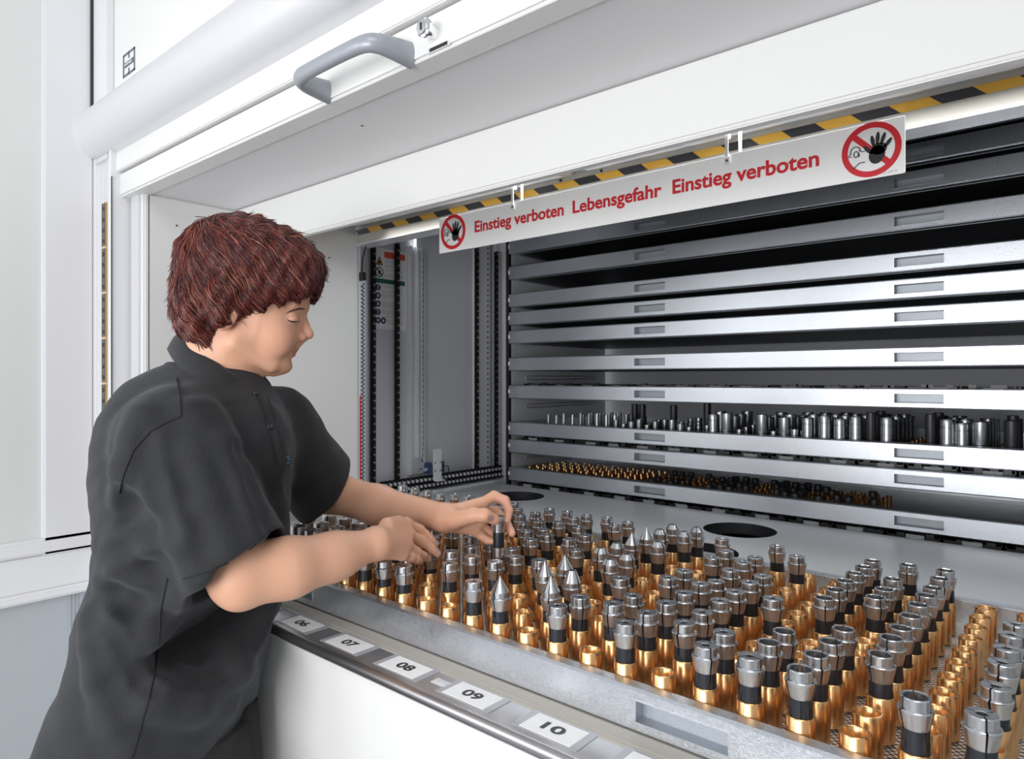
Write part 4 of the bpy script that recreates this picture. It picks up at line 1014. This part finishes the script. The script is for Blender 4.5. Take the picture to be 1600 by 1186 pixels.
# broad soft unevenness of the cloth
sl, (X, Y, Z) = SF.sub(SF.lo, SF.lo+SF.h*(SF.n-1))
SF.v[sl] += ((.0010*np.sin(X*38+Z*55+1.2)*np.sin(Y*42-Z*31))+.0007*np.sin(X*90-Z*60+Y*40)*np.sin(Z*85+Y*66)).astype(np.float32)
V2, Q2 = SF.mesh()
shirt = np_mesh('polo_shirt', tow(V2), Q2, 'fabric', PER); shirt['label'] = 'charcoal short-sleeved polo shirt'
def seam(pts, r=.0011, name='shirt_seam', mat='seam', lift=.0006):
    P = on_skin(pts, SF, lift)
    if len(P) > 1: m_ = MB(); m_.tube([tuple(q) for q in tow(np.array(P))], r, 6); m_.build(name, mat, PER, True)
M['seam'] = pbr('seam_shadow', (.012, .012, .014), .8)
dens = lambda pts, n=10: [(pts[i][0]+(pts[i+1][0]-pts[i][0])*t/n, pts[i][1]+(pts[i+1][1]-pts[i][1])*t/n) for i in range(len(pts)-1) for t in range(n)]+[pts[-1]]
seam(dens([(276, 592), (281, 620), (283, 652), (262, 660), (235, 675), (208, 705), (194, 740), (186, 772)], 6))
seam(dens([(262, 905), (250, 960), (248, 1000), (242, 1050), (232, 1095), (216, 1150), (206, 1186)], 6))
seam(dens([(286, 905), (330, 893), (380, 868), (428, 826)], 8), .0008)
# collar
def mir(p): return np.array([p[0], 2*D0-p[1], p[2]])
Ain = [cp(287, 524, D0), cp(300, 536, D0-.036), cp(328, 560, D0-.054), cp(360, 583, D0-.052), cp(392, 600, D0-.034), cp(414, 606, D0-.010)]
Aou = [cp(262, 547, D0), cp(272, 566, D0-.052), cp(297, 592, D0-.080), cp(330, 612, D0-.086), cp(364, 630, D0-.072), cp(412, 622, D0-.016)]
m = MB()
for side in (0, 1):
    a = [mir(p) if side else p for p in Ain]; b = [mir(p) if side else p for p in Aou]; n_ = 24; m_ = 6; vs = []
    ts = np.linspace(0, 5, n_)
    A = np.stack([np.interp(ts, range(6), [p[k] for p in a]) for k in range(3)], 1); B = np.stack([np.interp(ts, range(6), [p[k] for p in b]) for k in range(3)], 1)
    for q in range(2):
        for arr in (A, B): arr[1:-1] = (arr[:-2]+arr[1:-1]*2+arr[2:])/4
    for i in range(n_):
        for j in range(m_):
            t = j/(m_-1); p = A[i]*(1-t)+B[i]*t+np.array([0, 0, .010*math.sin(math.pi*t)]); vs.append(p)
    V3 = tow(np.array(vs)); m.add(V3.tolist(), [(i*m_+j, i*m_+j+1, (i+1)*m_+j+1, (i+1)*m_+j) for i in range(n_-1) for j in range(m_-1)])
    # inner stand dropping down around the neck
    vs = []
    for i in range(n_): vs += [A[i], A[i]+np.array([0, 0, -.035])+(A[i]-np.array([cp(345, 570, D0)[0], D0, A[i][2]]))*.08]
    m.add(tow(np.array(vs)).tolist(), [(i*2, i*2+1, i*2+3, i*2+2) for i in range(n_-1)])
col = m.build('collar', 'fabric', PER, True); md = col.modifiers.new('s', 'SOLIDIFY'); md.thickness = .0028; md.offset = 0
# placket with two buttons, small chest emblem
seam(dens([(402, 622), (413, 650), (424, 690), (432, 725)], 8), .0010, 'placket_edge'); seam(dens([(418, 622), (430, 660), (440, 700)], 8), .0008, 'placket_edge')
M['button'] = pbr('dark_button', (.02, .02, .022), .25)
for px, py in ((399, 616), (421, 668)):
    p = SF.march(px, py)
    if p is None: continue
    g = SF.grad(p[None])[0]; gw = tow(g[None])[0]; pw = tow(p[None])[0]; m = MB(); m.lathe([(0, .003), (.0035, .003), (.0052, .0024), (.0055, .001), (.005, 0)], n=20)
    R_ = Vector(gw).to_track_quat('Z', 'Y').to_matrix(); vv = [tuple(R_ @ Vector(q)+Vector(pw)) for q in m.v]; raw('button', vv, m.f, 'button', PER, True)
M['teal'] = pbr('teal_thread', (.01, .25, .38), .6)
m = MB(); 
for k_, (px, py) in enumerate(((450, 715), (452, 719), (451, 724), (454, 728))):
    P = on_skin([(px-2, py), (px, py+.5), (px+1.5, py)], SF, .0006)
    if len(P) > 1: m.tube([tuple(q) for q in tow(np.array(P))], .0009, 5)
if m.v: m.build('chest_embroidery', 'teal', PER)
# --- trousers and shoes (mostly below the frame)
m = MB()
def limb(pts, rs, n=20):
    m.tube([tuple(q) for q in tow(np.array(pts))], rs, n)
zf = -H
def cz(px, d, z): return np.array([(px-800)/F*d, d, z])
for dd, px in ((.95, 225), (1.11, 270)):
    limb([cz(px, dd, -.56), cz(px+4, dd, -.68), cz(px+10, dd, -.95), cz(px+8, dd, -1.25), cz(px+8, dd, -1.29)], [.095, .092, .072, .060, .060])
limb([cz(250, 1.03, -.52), cz(250, 1.03, -.60), cz(250, 1.03, -.68)], [.13, .14, .12])
limb([cz(380, 1.06, -.50), cz(376, 1.06, -.60), cz(320, 1.09, -.80)], [.022, .034, .05], 14)
m.build('trousers', 'trouser', PER, True)
for dd, px in ((.95, 215), (1.11, 255)):
    c_ = cz(px, dd, -H); m = MB()
    ang = [(.0, .045, .0), (.10, .040, 0), (.17, .035, 0)]
    pts = [cz(px-40, dd, -H+.036), cz(px, dd, -H+.042), cz(px+80, dd, -H+.034), cz(px+150, dd, -H+.026)]
    m.tube([tuple(q) for q in tow(np.array(pts))], [.030, .038, .036, .024], 16); m.build('shoe', 'black', PER, True)
# --- hair: a full mass, then several thousand locks laid over it
HF = Field((-.56, .90, -.02), (-.24, 1.30, .30), .0025)
def hcut_pts(): pass
HF.ell(hp(388, 424), AXH, (.108, .084, .084), .02)
HF.ell(hp(342, 438), AXH, (.058, .080, .084), .02)
HF.ell(hp(322, 482), (fh, lh, up), (.040, .070, .050), .02)
HF.ell(hp(450, 416), AXH, (.054, .066, .046), .02)
HF.cap(hp(322, 505), hp(330, 538, 0), .036, .020, .03); HF.cap(hp(322, 500, -.035), hp(338, 540, -.035), .028, .010, .02); HF.cap(hp(322, 500, .035), hp(338, 540, .035), .028, .010, .02)
HF.cap(hp(356, 470, -.070), hp(358, 500, -.074), .020, .012, .02); HF.cap(hp(356, 470, .070), hp(358, 500, .074), .020, .012, .02)
for s_ in (-1, 1): HF.cap(hp(395, 478, s_*.060), hp(470, 450, s_*.045), .018, .016, .02)
# clear the face: below the fringe line in front of the ear
lineA = hp(350, 522); lineB = hp(488, 458)
dl = (lineB-lineA); dl /= np.linalg.norm(dl); nl = np.cross(lh, dl); 
if nl[2] > 0: nl = -nl
def facecut(X, Y, Z):
    side = -((X-lineA[0])*nl[0]+(Y-lineA[1])*nl[1]+(Z-lineA[2])*nl[2]); fr = -((X-lineA[0])*dl[0]+(Y-lineA[1])*dl[1]+(Z-lineA[2])*dl[2])
    al = (X-lineA[0])*dl[0]+(Y-lineA[1])*dl[1]+(Z-lineA[2])*dl[2]
    return np.maximum(side+.0018*np.sin(al*260+1)+.0014*np.sin(al*610)+.10*np.clip(al-.10, 0, .1), fr)
HF.put(facecut, HF.lo, HF.lo+HF.h*HF.n, .010, 's')
sl, (X, Y, Z) = HF.sub(HF.lo, HF.lo+HF.h*(HF.n-1))
HF.v[sl] += (.0022*np.sin(X*110+Z*70)*np.sin(Y*90+X*40)+.0014*np.sin(X*230-Z*120+Y*90)).astype(np.float32)
V4, Q4 = HF.mesh()
hb = np_mesh('hair_mass', tow(V4), Q4, 'hair', PER, np.tile(np.array([.055, .014, .014]), (len(V4), 1)))
NS = 15000; NP = 11
pick = V4[rng.integers(0, len(V4), NS)]; 
whorl = hp(318, 372)
P = pick.copy(); paths = [P.copy()]
r1 = rng.normal(size=(NS, 3)); wig = rng.normal(size=(NS, 1)); lock = np.sin(pick[:, 0:1]*150+pick[:, 2:3]*90)+np.sin(pick[:, 1:2]*130-pick[:, 0:1]*70)
lng = rng.uniform(.55, 1.15, (NS, 1)); lift = rng.gamma(1.6, .0011, NS)
for s_ in range(NP-1):
    rel = P-whorl; fw = rel@fp; lt = rel@lh; u_ = rel@upp
    fwd = np.clip((fw+.015)/.05, 0, 1)[:, None]            # 0 behind the whorl, 1 in front
    dirf = fp[None]*1.0-upp[None]*(.18+.34*np.clip(np.abs(lt)/.07, 0, 1))[:, None]-up[None]*.12; dirb = -up[None]*1.0-fh[None]*.10+fh[None]*.45*np.clip((.10-(P[:, 2]))/.08, 0, 1)[:, None]
    d_ = dirf*fwd+dirb*(1-fwd)+r1*.12+lh[None]*lock*.20+upp[None]*lock*.16+fh[None]*wig*.10
    g = HF.grad(P); d_ = d_-g*(d_*g).sum(1, keepdims=True); d_ /= np.linalg.norm(d_, axis=1, keepdims=True)+1e-9
    out_ = np.clip((HF.sample(P)-.003)/.006, 0, 1)[:, None]; P = P+d_*.0082*lng*(1-.72*out_)
    inside = np.all((P > HF.lo+.004) & (P < HF.lo+HF.h*(HF.n-2)), 1)
    v_ = HF.sample(P); tgt = .0008+lift*((s_+1)/(NP-1))**1.5*1.6
    corr = np.where(v_ < tgt, np.clip(tgt-v_, 0, .004), .22*np.clip(tgt-v_, -.004, 0))[:, None]; P = P+HF.grad(P)*corr
    paths.append(P.copy())
S_ = np.stack(paths, 1)                                     # strands x points x 3
rad = rng.uniform(.00045, .00085, (NS, 1))*np.array([[.5]+[1]*(NP-4)+[.8, .5, .12]])
tan = np.gradient(S_, axis=1); tan /= np.linalg.norm(tan, axis=2, keepdims=True)+1e-9
ref = HF.grad(S_[:, 0])[:, None, :]; bx_ = np.cross(tan, np.broadcast_to(ref, tan.shape)); bx_ /= np.linalg.norm(bx_, axis=2, keepdims=True)+1e-9; by_ = np.cross(tan, bx_)
VV = np.stack([S_+(bx_*math.cos(a)+by_*math.sin(a))*rad[:, :, None] for a in (0, 2.094, 4.189)], 2)     # NS,NP,3,3
ix = np.arange(NS*NP*3).reshape(NS, NP, 3); FF = np.stack([ix[:, :-1], np.roll(ix, -1, 2)[:, :-1], np.roll(ix, -1, 2)[:, 1:], ix[:, 1:]], -1).reshape(-1, 4)
base = np.array([.120, .020, .018]); alt = np.array([.26, .062, .036]); dk_ = np.array([.045, .012, .014])
u1 = rng.random((NS, 1)); colr = np.where(u1 < .28, dk_, np.where(u1 < .74, base, np.where(u1 < .95, alt, np.array([.42, .16, .10]))))*rng.uniform(.8, 1.25, (NS, 1))
hs = np_mesh('hair', tow(VV.reshape(-1, 3)), FF, 'hair', PER, np.repeat(colr, NP*3, 0), True); hs['label'] = 'short layered dark red hair'
# --- the collet in her left hand
hc = tow(np.array([cp(779, 845, 1.205)]))[0]
ch = put_collet('H', (hc[0], hc[1], hc[2]-.028), .6, 'slim steel collet held upright between the thumb and fingers of the hand', None)
# ------------------------------------------------------------------ lift everything from eye level to the floor datum
seen = set()
for o in ROOTS:
    if o.name in seen: continue
    seen.add(o.name); o.location.z += H
